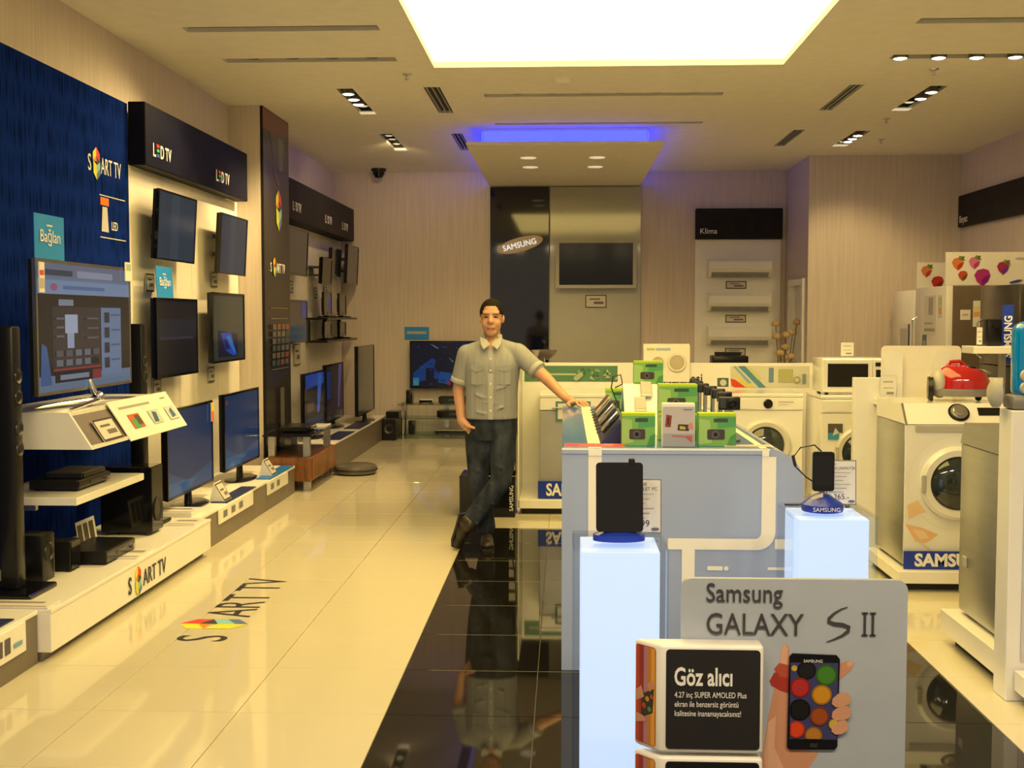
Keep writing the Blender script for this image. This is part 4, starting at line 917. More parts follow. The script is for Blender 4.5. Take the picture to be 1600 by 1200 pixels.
# dishwasher
t = thing('dishwasher', 'silver-fronted dishwasher with a white top beside the black stand', 'dishwasher', (.10, 9.68, .121))
obj('cabinet', B(-.30, .30, -.24, .28, .02, .81, bev=.006, seg=1), 'light_grey', t)
obj('door', B(-.297, .297, -.262, -.241, .06, .705, bev=.004, seg=1), 'steel_soft', t)
cp = obj('control_panel', B(-.298, .298, -.266, -.241, .71, .812, bev=.006, seg=1), 'white_enamel', t)
obj('display', B(-.06, .06, -.269, -.265, .745, .775), 'black_gloss', cp)
obj('handle', B(-.2, .2, -.285, -.267, .725, .737, bev=.003, seg=1), 'light_grey', cp)
obj('top_plate', B(-.30, .30, -.27, .28, .813, .842, bev=.005, seg=1), 'white_enamel', t)
for sx in (-1, 1): obj('foot', MB().cyl((sx * .25, -.2, 0), (sx * .25, -.2, .02), .02, n=10).cyl((sx * .25, .24, 0), (sx * .25, .24, .02), .02, n=10), 'black_matte', t)
card('notice_card', 'white notice with a teal border on the dishwasher door', 'card', (.07, 9.414, .745), 0, .28, .16, 'white_matte', [(rect(-.14, 0, .14, .16), (.09, .22, .25)), (rect(-.122, .018, .122, .142), (.72, .70, .64)), ([(-.05, .09), (.02, .07), (.06, .09), (.02, .085)], (.5, .08, .07))])
letterboard('blue lettered board leaning on the foot of the dishwasher', (.10, 9.40, .121), 0, .62, .145, .135)
washer('white washing machine beside the blue counter, with a black program knob', (1.595, 9.69, .121), 0, dr=.205)
# second washer platform
t = thing('display_platform', 'low white platform under the washing machine with the microwave', 'platform', (0, 0, 0))
obj('platform', B(1.88, 2.66, 8.82, 9.335, .05, .12, bev=.003, seg=1), 'white_gloss', t); obj('kick', B(1.92, 2.62, 8.87, 9.335, 0, .049), 'black_matte', t)
washer('white washing machine carrying the white microwave', (2.225, 9.19, .121), 0, h=.87)
card('washer_sticker', 'dark and blue energy sticker on the washing machine with the microwave', 'sticker', (2.03, 8.900, .66), 0, .11, .12, 'white_matte', [(rect(-.055, .05, .055, .12), (.10, .09, .09)), (rect(-.055, 0, .03, .05), (.05, .30, .5)), ([(-.02, .03), (.03, .05), (.0, .09)], (.6, .6, .55))])
letterboard('small blue lettered board at the foot of the washing machine with the microwave', (2.20, 8.885, .121), 0, .58, .11, .105)
t = thing('microwave_oven', 'white microwave oven with a black window on a washing machine', 'microwave', (2.19, 9.16, .992))
obj('body', B(-.245, .245, -.17, .17, .015, .275, bev=.008, seg=2), 'white_enamel', t)
dd = obj('door', B(-.24, .13, -.185, -.171, .02, .27, bev=.005, seg=1), 'white_enamel', t)
obj('window', B(-.205, .095, -.189, -.184, .06, .235), 'black_gloss', dd)
cp = obj('control_panel', B(.135, .24, -.183, -.171, .02, .27, bev=.004, seg=1), 'white_enamel', t)
obj('display', B(.15, .225, -.187, -.182, .215, .245), 'black_gloss', cp); obj('keypad', B(.155, .22, -.186, -.182, .09, .19), 'black_plastic', cp)
for sx in (-1, 1): obj('foot', MB().cyl((sx * .2, -.13, 0), (sx * .2, -.13, .016), .015, n=10).cyl((sx * .2, .13, 0), (sx * .2, .13, .016), .015, n=10), 'black_matte', t)
def acrylic_card(label, loc, w, h, rz=0, shapes=None):
    t = thing('card_holder', label, 'price card', loc, rz)
    obj('holder', MB().box(-w / 2, w / 2, -.004, 0, .004, h).box(-w / 2, w / 2, -.02, .02, 0, .004), 'acrylic', t)
    obj('insert', B(-w / 2 + .006, w / 2 - .006, -.0068, -.0048, .012, h - .006), 'white_matte', t)
    art(t, 'print', shapes or [(rect(-w * .44, h * .08, w * .44, h * .94), (.76, .75, .72)), (rect(-w * .3, h * .7, w * .25, h * .75), (.35, .33, .3)), (rect(-w * .3, h * .45, w * .3, h * .48), (.4, .38, .35)), (rect(-w * .1, h * .2, w * .3, h * .3), (.3, .28, .26))], 'print', -.0078)
    return t
acrylic_card('small white price card standing on the microwave oven', (2.18, 9.20, 1.268), .11, .12)
# ---- big washer bay
t = thing('display_platform', 'white platform under the big washing machine with the flower print', 'platform', (0, 0, 0))
obj('platform', B(1.92, 2.72, 6.78, 7.50, .05, .12, bev=.003, seg=1), 'white_gloss', t); obj('kick', B(1.96, 2.70, 6.85, 7.50, 0, .049), 'black_matte', t)
washer('big washing machine with an orange flower print under the red vacuum', (2.265, 7.18, .121), 0, w=.60, d=.62, h=.955, slant=True, side='silver_side', dr=.215, floral=True, dz=.50)
letterboard('blue lettered board at the foot of the flower-printed washing machine', (2.255, 6.852, .121), 0, .58, .105, .10)
t = thing('display_partition', 'white partition with a ledge behind the flower-printed washing machine', 'partition', (0, 0, 0))
obj('wide_panel', B(1.86, 2.80, 7.64, 7.70, 0, 1.19, bev=.003, seg=1), 'white_gloss', t)
obj('ledge', B(1.98, 2.80, 7.51, 7.639, 1.02, 1.06, bev=.003, seg=1), 'white_gloss', t)
obj('ledge_support', B(2.02, 2.78, 7.56, 7.639, 0, 1.019), 'white_gloss', t)
t = thing('blank_sign_board', 'blank white rounded board with two fins above the flower-printed washer', 'sign', (2.27, 7.605, 1.061))
obj('board', MB().prism(rrect(-.25, 0, .25, .335, .03), 'y', 0, .012), 'cream_panel', t)
for x in (-.245, .07): obj('fin', MB().prism(rrect(x, .0, x + .12, .30, .012), 'y', -.035, -.027).box(x + .055, x + .065, -.027, 0, .05, .25), 'white_gloss', t)
acrylic_card('clear price card holder on the ledge beside the blank white board', (2.045, 7.532, 1.061), .11, .15)
t = thing('red_vacuum', 'glossy red canister vacuum cleaner on the flower-printed washing machine', 'vacuum cleaner', (2.37, 7.18, 1.077), -.25)
mb = MB(); mb.loft([((0, 0, .03), .165, .12), ((0, 0, .06), .172, .125), ((.0, 0, .075), .168, .122)], 28, 2.4); obj('base_shell', mb, 'grey_plastic', t)
mb = MB()
for k in range(9): pass
mb.loft([((.01, 0, .076), .160, .118), ((.015, 0, .12), .158, .116), ((.012, 0, .160), .142, .108), ((.0, 0, .192), .110, .085), ((-.012, 0, .212), .065, .056), ((-.02, 0, .219), .02, .02)], 32, 2.3)
rb = obj('red_shell', mb, 'red_gloss', t)
obj('hose_socket', MB().lathe([(.034, 0), (.036, .012), (.022, .014), (.02, 0)], (.06, -.02, .195), 'z', 18), 'black_plastic', rb)
obj('carry_handle', MB().tube([(-.07, 0, .205), (-.05, 0, .232), (.0, 0, .236), (.03, 0, .215)], .012, 8), 'red_gloss', rb)
obj('side_panel', MB().ell((-.11, 0, .105), .06, .11, .09), 'light_grey', t)
for sy in (-1, 1): obj('wheel', MB().cyl((-.178, sy * .05, .072), (-.150, sy * .05, .072), .066, .072, 24), 'black_plastic', t)
obj('caster', MB().ell((.11, 0, .02), .02, .02, .02), 'black_plastic', t)
# ---- near right bay
t = thing('display_platform', 'white platform under the washing machine turned away, beside the white end wall', 'platform', (0, 0, 0))
obj('platform', B(1.83, 2.60, 5.0, 5.74, .06, .165, bev=.003, seg=1), 'white_gloss', t); obj('kick', B(1.89, 2.56, 5.0, 5.70, 0, .059), 'black_matte', t)
washer('washing machine turned away showing its silver side, beside the white end wall', (2.185, 5.355, .166), PI, w=.60, d=.62, h=.915, slant=True, side='silver_side', body='silver_side', ph=.10, ps=.045)
t = thing('end_partition', 'thick white end wall with printed lines carrying the blue vacuum', 'partition', (0, 0, 0))
obj('board', B(1.815, 2.75, 4.85, 4.99, 0, 1.20, bev=.004, seg=1), 'white_gloss', t)
art(t, 'print', [(rect(1.90, 1.16 - k * .016, 2.3 - (k % 3) * .05, 1.165 - k * .016), (.4, .38, .36)) for k in range(8)], 'print', 4.848)
obj('inset_panel', B(1.87, 2.70, 4.838, 4.8495, .17, 1.02), 'light_panel', t)
t = thing('display_platform', 'white platform at the foot of the printed end wall', 'platform', (0, 0, 0))
obj('platform', B(1.845, 2.6, 4.05, 4.837, .05, .135, bev=.003, seg=1), 'white_gloss', t); obj('kick', B(1.90, 2.56, 4.1, 4.83, 0, .049), 'black_matte', t)
t = thing('blue_vacuum', 'bright blue vacuum cleaner with grey wheels on the printed end wall', 'vacuum cleaner', (1.99, 4.92, 1.201))
obj('body', MB().box(-.150, .10, -.055, .06, .04, .36, bev=.045, seg=4), 'cyan_gloss', t)
for z, m in ((.11, 'tan_disc'), (.06, 'light_grey')): obj('button', MB().lathe([(0, -.066), (.022, -.062), (.026, -.053)], (-.115, 0, z + .03), 'y', 18), m, t)
obj('base_shell', B(-.17, .2, -.06, .064, 0, .06, bev=.018, seg=2), 'grey_plastic', t)
obj('wheel', MB().lathe([(0, -.235), (.035, -.235), (.06, -.22), (.06, -.20), (.035, -.185), (0, -.175)], (0, .02, .065), 'x', 24), 'light_grey', t)
# ================================================================== REFRIGERATORS
FX = 3.80
def fridge(label, y0, y1, h, doorm, sidem, double=False):
    t = thing('refrigerator', label, 'refrigerator', ((FX + 4.66) / 2, (y0 + y1) / 2, 0), -PI / 2)
    w = y1 - y0; d = 4.66 - FX; f = -d / 2
    obj('cabinet', B(-w / 2, w / 2, f + .07, d / 2, .03, h, bev=.006, seg=1), sidem, t)
    obj('plinth', B(-w / 2 + .01, w / 2 - .01, f + .09, d / 2 - .02, 0, .03), 'black_matte', t)
    if double: segs = [(-w / 2, -.002, .08, h), (.002, w / 2, .08, h)]
    else: segs = [(-w / 2, w / 2, .08, h * .62), (-w / 2, w / 2, h * .62 + .006, h)]
    for k, (a, b, z0, z1) in enumerate(segs):
        dr_ = obj('door', B(a, b, f, f + .068, z0, z1, bev=.008, seg=2), doorm, t)
        hx = (b - .05 if double and k == 0 else a + .05)
        hz0, hz1 = (h * .45, h * .8) if double else ((z1 - .45, z1 - .05) if k == 0 else (z0 + .05, z0 + .40))
        obj('handle', MB().tube([(hx, f, hz0), (hx, f - .04, hz0 + .03), (hx, f - .04, hz1 - .03), (hx, f, hz1)], .009, 8), 'chrome', dr_)
    return t
f1 = fridge('white refrigerator with stickers on its doors, beneath the long fruit board', 11.95, 12.98, 1.89, 'white_gloss', 'brown_grey')
fridge('farthest white refrigerator beside the alcove wall', 13.05, 13.85, 1.87, 'white_gloss', 'white_gloss')
fridge('dark steel refrigerator behind the white-topped display stand', 10.05, 10.98, 1.855, 'dark_door', 'dark_door')
fridge('dark steel refrigerator nearest the blue vacuum', 9.05, 9.95, 1.84, 'dark_door', 'dark_door')
LQ = -PI / 2
def sticker(label, loc, rz, w, h, shapes, base='white_matte'): return card('fridge_sticker', label, 'sticker', loc, rz, w, h, base, shapes, thick=.003)
sticker('blue edged sheet on the farthest white refrigerator', (FX - .001, 13.35, 1.15), LQ, .40, .35, [(rect(-.2, 0, .2, .06), (.08, .09, .3)), (rect(.13, 0, .2, .35), (.04, .05, .22)), (rect(-.17, .1, .1, .3), (.5, .5, .5))])
sticker('grey specification sheet on the white refrigerator with stickers', (FX - .001, 12.45, 1.40), LQ, .40, .40, [(rect(-.05, .2, .1, .38), (.45, .42, .4)), (rect(-.18, .03, .18, .06), (.4, .37, .34)), (rect(-.18, .1, .1, .12), (.45, .42, .4))])
sticker('small yellow and orange energy sticker on the white refrigerator door', (FX - .001, 12.12, 1.58), LQ, .13, .22, [(rect(-.05, .03, .05, .09), (.75, .45, .12)), (rect(-.05, .12, .05, .2), (.6, .6, .5))])
sticker('narrow blue leaflet low on the white refrigerator door', (FX - .001, 12.62, 1.13), LQ, .16, .26, [(rect(-.08, 0, .08, .26), (.16, .2, .28)), (rect(-.04, .05, .05, .2), (.4, .45, .45))])
sticker('white square sticker on the brown side of the white refrigerator', (3.99, 11.948, 1.55), 0, .10, .10, [(rect(-.03, .04, .03, .06), (.5, .46, .4))])
sticker('long energy label on the brown side of the white refrigerator', (4.10, 11.948, 1.48), 0, .07, .26, [(rect(-.03, .10, .03, .15), (.75, .40, .10)), (rect(-.03, .16, .03, .2), (.7, .65, .3))])
def berry(cx, cy, s, c1, c2, leaf=True):
    g = [([(cx + s * a, cy + s * b) for a, b in ((0, -1), (.55, -.55), (.8, .1), (.6, .6), (.1, .75), (-.5, .6), (-.8, .1), (-.55, -.5))], c1),
         ([(cx + s * a, cy + s * b) for a, b in ((0, -1), (.55, -.55), (.8, .1), (.3, .0), (-.1, -.4))], c2)]
    if leaf: g += [([(cx + s * a, cy + s * b) for a, b in ((.1, .5), (.5, .9), (.9, .9), (.75, .55), (1.05, .35), (.6, .35))], (.10, .16, .04)), ([(cx + s * a, cy + s * b) for a, b in ((.0, .6), (.2, 1.0), (.5, .85), (.4, .5))], (.20, .26, .05))]
    return g
def topper(label, loc, rz, w, h, shapes):
    t = thing('fruit_board', label, 'sign', loc, rz)
    obj('board', B(-w / 2, w / 2, -.012, 0, 0, h, bev=.002, seg=1), 'white_matte', t)
    art(t, 'print', shapes, 'print', -.0135)
    return t
topper('white board with an orange and a red strawberry on the farthest refrigerator', (4.13, 13.12, 1.871), 0, .56, .30, berry(-.18, .21, .075, (.62, .20, .08), (.4, .05, .03)) + berry(-.06, .09, .085, (.45, .03, .03), (.2, .03, .02), False))
topper('long white board with red and purple strawberries above the brown refrigerator side', (4.215, 11.985, 1.894), 0, .84, .33,
       berry(-.30, .22, .075, (.66, .20, .07), (.42, .05, .03)) + berry(-.25, .10, .06, (.5, .08, .03), (.1, .1, .03), False) + berry(-.14, .23, .07, (.62, .18, .36), (.45, .05, .2)) + berry(-.06, .09, .10, (.40, .03, .22), (.22, .01, .22), False)
       + berry(.14, .18, .075, (.35, .03, .10), (.15, .03, .35)) + [([(.20, .03), (.28, .055), (.34, .055), (.30, .03), (.22, .015)], (.06, .07, .35)), (rect(.26, .26, .36, .275), (.5, .48, .45))])
# display stand in front of the dark fridge
t = thing('appliance_stand', 'white-topped display stand before the dark refrigerator', 'display stand', (3.485, 9.85, 0))
obj('top_board', B(-.17, .16, -.15, .15, 1.28, 1.34, bev=.004, seg=1), 'white_gloss', t); obj('post', B(.09, .13, -.03, .03, .03, 1.279), 'silver_side', t); obj('foot_plate', B(-.12, .15, -.14, .14, 0, .03, bev=.004, seg=1), 'silver_side', t)
t = thing('coffee_maker', 'small black appliance on the white-topped display stand', 'appliance', (3.52, 9.87, 1.341))
obj('body', B(-.06, .06, -.06, .06, 0, .22, bev=.012, seg=2), 'black_plastic', t); obj('water_tank', B(-.04, .04, .061, .085, .05, .2, bev=.006, seg=1), 'grey_plastic', t)
obj('spout', B(-.02, .02, -.09, -.061, .15, .18), 'black_gloss', t)
acrylic_card('clear card holder on the white-topped display stand', (3.385, 9.79, 1.341), .05, .16)
t = thing('vertical_banner', 'narrow blue banner with upright white lettering by the dark refrigerator', 'sign', (3.69, 9.995, 1.20), -.5)
obj('board', B(-.045, .045, -.008, 0, 0, .48, bev=.001, seg=1), 'logo_blue', t)
text(t, 'lettering', 'SAMSUNG', .085, (.032, -.010, .04), (PI / 2, -PI / 2, 0), 'letter_white', 'LEFT', bold=.002, sx=.9)
obj('hook', B(-.01, .01, 0, .012, .44, .47), 'steel', t)
fascia('long black fascia box on the wall above the refrigerators', (XR - .001, 14.22, 0), -PI / 2, 6.0, .06, 2.63, 3.0, 'dark_fascia', [(.06, 2.68, .12, 'Beyaz')], led=False)
# black stand behind the person
t = thing('black_demo_stand', 'black demonstration stand with hanging white tags behind the person', 'display stand', (-.605, 9.38, 0))
obj('base', B(-.22, .22, -.18, .18, 0, .33, bev=.006, seg=1), 'black_gloss', t)
obj('tower', B(-.02, .22, -.06, .17, .331, 1.22, bev=.006, seg=1), 'black_gloss', t)
for k, z in enumerate((.63, .54, .44, .36)): obj('tag', B(.165, .215, -.0655, -.0605, z, z + .06), 'light_grey', t)
text(t, 'lettering', 'SAMSUNG', .045, (.205, -.183, .05), (PI / 2, -PI / 2, 0), 'letter_white', 'LEFT')
obj('cable', MB().tube([(.215, -.07, .55), (.212, -.10, .45), (.20, -.13, .35), (.19, -.12, .335)], .006, 6), 'black_matte', t)
# ================================================================== BLUE COUNTER
IX0, IX1, IY0, IY1, IZ = -.01, 1.055, 5.20, 7.64, 1.0
t = thing('blue_counter', 'long glossy blue counter with cream stripes and a rounded edge', 'counter', (0, 0, 0))
prof = [(IX0, 0), (IX1, 0), (IX1, IZ - .16)] + [(IX1 - .16 + .16 * math.cos(a), IZ - .161 + .16 * math.sin(a)) for a in [PI / 2 * k / 8 for k in range(1, 9)]] + [(IX0, IZ - .001)]
mb = MB().prism(prof, 'y', IY0 + .002, IY1); obj('body', mb, 'island_blue', t, 25)
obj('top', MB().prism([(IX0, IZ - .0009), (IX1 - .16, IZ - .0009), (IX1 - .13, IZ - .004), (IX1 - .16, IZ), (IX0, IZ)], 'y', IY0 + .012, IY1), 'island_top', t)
obj('front_nosing', MB().prism([(IY0 + .002, IZ - .03), (IY0 - .004, IZ - .025), (IY0 - .004, IZ - .008), (IY0 + .004, IZ), (IY0 + .012, IZ)], 'x', IX0, IX1 - .15), 'island_blue', t)
CR = (.95, .92, .80)
yF = IY0 - .0015
st = [(rect(.107, 0, .166, .965), CR)]
# right stripe sweeping round into the cross bar
outer = [(.932, .965), (.932, .63)] + [(.852 + .08 * math.cos(a), .63 - .08 + .08 + .08 * math.sin(a)) for a in [-PI / 2 * k / 6 for k in range(1, 7)]]
inner = [(.852, .60)] + [(.842 + .028 * math.cos(a), .628 + .028 * math.sin(a)) for a in [-PI / 2 + PI / 2 * k / 4 for k in range(0, 5)]] + [(.870, .965)]
st.append((outer + [(.46, .55), (.46, .60)] + inner[1:], CR))
st.append((rect(.522, 0, .579, .551), CR)); st.append((rect(.93, .555, 1.05, .60), CR))
st += [(rect(.635, .458, .702, .477), CR), (circ(.718, .4675, .0105, 10), CR), ([(.66, .425), (.75, .425), (.765, .40), (.765, .33), (.748, .33), (.748, .395), (.738, .411), (.66, .411)], CR), (rect(.90, .462, 1.0, .474), CR)]
sf = obj('front_stripes', bpy.data.meshes.new('x'), 'island_stripe', t) if False else art(t, 'front_stripes', st, 'print_gloss', yF, .0002)
topst = [(rect(.107, IY0 + .004, .166, IY1), CR), (rect(.862, IY0 + .004, .895, IY1), CR)]
art(t, 'top_stripes', topst, 'print_gloss', M=Matrix.Translation((0, 0, IZ + .0008)) @ Matrix.Rotation(-PI / 2, 4, 'X'))
for a_, b_ in ((.107, .166), (.870, .90)): art(t, 'nosing_stripe', [(rect(a_, 0, b_, .03), CR)], 'print_gloss', M=Matrix.Translation((0, IY0 - .005, IZ - .034)))
def flat_card(name, label, x0, x1, y0, y1, z, shapes, m='white_matte', rz=0.0):
    t = thing(name, label, 'leaflet', ((x0 + x1) / 2, (y0 + y1) / 2, z), rz)
    w, d = (x1 - x0) / 2, (y1 - y0) / 2
    obj('paper', B(-w, w, -d, d, 0, .002), m, t)
    art(t, 'print', [([(a * w, b * d) for a, b in poly], c) for poly, c in shapes], 'print', M=Matrix.Translation((0, 0, .003)) @ Matrix.Rotation(-PI / 2, 4, 'X'))
ZI = IZ + .0012
flat_card('red_leaflet', 'bright red leaflet lying at the front left corner of the blue counter', .0, .27, 5.225, 5.35, ZI, [(rect(-1, -1, 1, 1), (.75, .05, .10)), (rect(-.5, -.4, .6, -.1), (.8, .4, .2)), (rect(.3, .2, .9, .5), (.8, .45, .3))], rz=-.03)
flat_card('price_sheet', 'pale pink price strip in a clear holder on the counter edge', .715, .93, 5.26, 5.34, ZI, [(rect(-.95, -.8, .95, .8), (.70, .42, .30)), (rect(-.9, -.5, .9, .5), (.78, .66, .52))])
# camera boxes
def green_box(label, x, y, z, w=.145, d=.085, h=.145, rz=0.0):
    t = thing('camera_box', label, 'box', (x, y, z), rz, 'green camera boxes on the blue counter')
    obj('carton', B(-w / 2, w / 2, -d / 2, d / 2, 0, h, bev=.0015, seg=1), 'green_carton', t)
    W_, H_ = w / 2, h
    art(t, 'front_print', [(rect(-W_, 0, W_, H_ * .93), (.20, .44, .12)), (rect(-W_, H_ * .93, W_, H_), (.45, .62, .02)), ([(0, H_ * .55), (W_, H_ * .6), (W_, H_ * .9), (.0, H_ * .9)], (.10, .34, .13)), (rect(-.1 * w, H_ * .74, .28 * w, H_ * .86), (.05, .09, .06)),
        ([(-W_, H_ * .05), (-W_ * .3, H_ * .1), (-W_ * .4, H_ * .8), (-W_, H_ * .85)], (.34, .55, .18)), (rrect(-W_ * .55, H_ * .2, W_ * .40, H_ * .52, .008), (.07, .055, .06)), (circ(-W_ * .1, H_ * .36, H_ * .12, 16), (.13, .11, .12)), (circ(-W_ * .1, H_ * .36, H_ * .07, 14), (.02, .02, .025)),
        ([(W_ * .5, 0), (W_, 0), (W_, H_ * .4), (W_ * .7, H_ * .3)], (.08, .27, .10))], 'print_gloss', -d / 2 - .0008, .0003)
    obj('lid_flap', B(-w / 2, w / 2, -d / 2 - .0005, d / 2, h + .0001, h + .0015), 'lime_carton', t)
green_box('green camera box with a grey camera picture, left of the white phone box', .333, 5.335, ZI, .15, .09, .145)
green_box('green camera box with a grey camera picture, right of the white phone box', .685, 5.335, ZI, .165, .09, .145)
green_box('green camera box under another one behind the white phone box', .53, 5.56, ZI, .18, .09, .13)
green_box('green camera box stacked on top behind the white phone box', .53, 5.56, ZI + .133, .18, .09, .13)
green_box('green camera box at the far end of the blue counter', .31, 7.15, ZI, .12, .08, .145)
t = thing('phone_box', 'white phone box with small colour pictures at the counter front', 'box', (.508, 5.275, ZI))
obj('carton', B(-.072, .072, -.028, .028, 0, .195, bev=.0015, seg=1), 'white_gloss', t)
art(t, 'front_print', [(rect(-.07, .002, .07, .18), (.50, .47, .50)), (rect(-.07, .002, .07, .06), (.36, .35, .40)), ([(-.06, .09), (-.035, .088), (-.03, .14), (-.055, .145)], (.25, .06, .04)), ([(-.05, .10), (-.042, .10), (-.042, .13), (-.05, .13)], (.05, .04, .04)),
    ([(-.005, .075), (.045, .072), (.047, .10), (-.002, .102)], (.06, .05, .05)), ([(.005, .08), (.03, .078), (.03, .09), (.005, .095)], (.55, .4, .08)), ([(.04, .085), (.065, .08), (.06, .11), (.045, .105)], (.6, .28, .2)), ([(-.03, .048), (.03, .045), (.06, .02), (.06, .05), (.035, .05), (-.03, .052)], (.45, .12, .10)),
    (rect(.02, .165, .06, .17), (.2, .2, .45))], 'print_gloss', -.0288, .0003)
# white risers with pale phones
t = thing('phone_riser', 'pale A-frame phone riser between the green boxes on the counter', 'riser', (.40, 6.05, ZI))
obj('front_slope', MB().prism([(-.30, 0), (-.285, 0), (.02, .235), (.005, .235)], 'x', -.10, .10), 'white_matte', t)
obj('back_slope', MB().prism([(.30, 0), (.285, 0), (.021, .235), (.035, .235)], 'x', -.10, .10), 'white_matte', t)
obj('step', B(-.08, .08, -.20, -.12, .04, .055), 'white_matte', t)
lab_r = ('pale slim phone leaning lowest on the A-frame riser', 'pale slim phone leaning in the middle of the A-frame riser', 'pale slim phone leaning highest on the A-frame riser')
for k in range(3):
    u = .10 + k * .30
    ph = thing('display_phone', lab_r[k], 'phone', (.345 + .035 * k, 6.05 - .30 + .305 * u - .012, ZI + .235 * u + .008), 0, tilt=-.88)
    obj('body', B(-.028, .028, -.010, 0, 0, .11, bev=.003, seg=1), 'light_grey', ph); obj('screen', B(-.024, .024, -.0112, -.0098, .02, .10), 'rose_grey', ph)
green_box('green camera box perched on the A-frame phone riser', .43, 6.085, ZI + .2365, .15, .06, .115)
t = thing('wire_hook', 'thin black security cable loop beside the perched green box', 'cable', (.27, 6.3, ZI))
obj('loop', MB().tube([(.06, 0, .003), (.02, 0, .10), (-.02, 0, .20), (-.01, 0, .26), (.03, 0, .27), (.04, 0, .22), (.0, .0, .20)], .004, 6), 'black_matte', t)
# phones on a slanting rail, left row
t = thing('phone_rail', 'slanted row holder for phones along the cream counter stripe', 'phone stand', (.215, 6.2, ZI))
obj('rail_wedge', MB().prism([(-.05, 0), (.07, 0), (.06, .10), (.045, .10)], 'y', -.82, .72), 'blue_mat', t)
for k in range(9):
    yy_ = -.74 + k * .165
    ph = thing('display_phone', ['dark slider phone', 'silver bar phone', 'black touch phone', 'grey keypad phone', 'silver touch phone', 'black bar phone', 'grey slider phone', 'pale flip phone', 'dark red phone'][k] + ' on the slanted holder along the counter stripe', 'phone', (.215 - .030, 6.2 + yy_, ZI + .035), -PI / 2, tilt=-.72)
    m_ = ['black_gloss', 'steel', 'black_gloss', 'grey_plastic', 'steel', 'black_plastic', 'grey_plastic', 'light_grey', 'dark_red'][k]
    obj('body', B(-.028, .028, -.016, -.003, .0, .115, bev=.004, seg=2), m_, ph); obj('screen', B(-.023, .023, -.0172, -.0158, .05, .105), 'screen_off', ph)
    obj('tether', MB().tube([(0, -.003, .01), (0, -.02, .0), (0, -.03, -.02)], .003, 6), 'black_matte', ph)
# cameras on posts, right row
cam_lab = ['biggest black camera with a wide lens at the front of the post row', 'black camera on the second post of the row', 'black camera with a chrome lens ring on the third post', 'slim black camera on the fourth post of the row', 'small black camera on the fifth post of the row', 'small black camera on the sixth post of the row', 'little black camera on the last post of the row']
for k in range(7):
    y_ = 5.52 + k * .24
    t = thing('display_camera', cam_lab[k], 'camera', (.78 + .012 * math.sin(k), y_, ZI), 0.0)
    hgt = .165 if k else .145
    obj('foot', MB().lathe([(0, 0), (.042, 0), (.044, .008), (.03, .016), (0, .017)], (0, 0, 0), 'z', 24), 'grey_brown', t)
    obj('post', MB().cyl((0, 0, .017), (0, 0, hgt), .011, n=14), 'steel', t)
    w_, h_ = (.10, .062) if k == 0 else (.075 - .003 * k, .05)
    b_ = obj('body', B(-w_ / 2 - .012, w_ / 2 - .012, -.018, .018, hgt, hgt + h_, bev=.006, seg=2), 'black_plastic', t)
    ln_ = obj('lens', MB().lathe([(.020, -.018), (.020, -.045), (.016, -.047), (.012, -.040), (0, -.042)], (.012 - .012, 0, hgt + h_ * .45), 'y', 20), 'black_gloss', b_)
    obj('screen_flap', B(-w_ / 2 - .006, -w_ / 2 + .02, -.024, -.0185, hgt + .008, hgt + h_ - .008), 'dark_metal', b_)
# ================================================================== LIT PEDESTALS
def pedestal(label, x0, x1, y0, y1, z1, core_in=.026):
    t = thing('lit_pedestal', label, 'pedestal', ((x0 + x1) / 2, (y0 + y1) / 2, 0))
    w, d = (x1 - x0) / 2, (y1 - y0) / 2; e = .006
    obj('light_core', B(-w + core_in, w - core_in, -d + core_in, d - core_in, .012, z1 - .016, bev=.003, seg=1), 'lightbox', t)
    for a in ((-w, w, -d, -d + e), (-w, w, d - e, d), (-w, -w + e, -d + e, d - e), (w - e, w, -d + e, d - e)): obj('acrylic_side', B(*a, .0, z1 - .0105), 'acrylic', t)
    obj('acrylic_top', B(-w, w, -d, d, z1 - .010, z1), 'acrylic', t)
    obj('base', B(-w + .01, w - .01, -d + .01, d - .01, 0, .011), 'white_gloss', t)
    return t
pedestal('glowing white acrylic pedestal under the black tablet', .028, .330, 3.68, 3.99, .852)
pedestal('glowing white acrylic pedestal under the black phone on a blue base', .834, 1.142, 4.30, 4.62, .855)
t = thing('tablet', 'black tablet standing upright on the lit pedestal', 'tablet', (.180, 3.80, .853), .04)
obj('body', MB().prism(rrect(-.076, .03, .076, .255, .012), 'y', -.012, 0), 'black_plastic', t, 50, rot=(-.1, 0, 0))
obj('screen', MB().prism(rrect(-.066, .045, .066, .240, .004), 'y', -.0128, -.0118), 'black_gloss', t, rot=(-.1, 0, 0))
obj('blue_base', MB().loft([((0, .02, 0), .085, .05), ((0, .02, .02), .085, .05), ((0, .02, .03), .06, .03)], 28), 'logo_blue', t)
obj('prop', B(-.02, .02, .0, .012, .02, .20), 'black_plastic', t, rot=(-.1, 0, 0)); obj('security_clip', B(.03, .05, -.014, .004, .245, .268, bev=.003, seg=1), 'black_plastic', t, rot=(-.1, 0, 0))
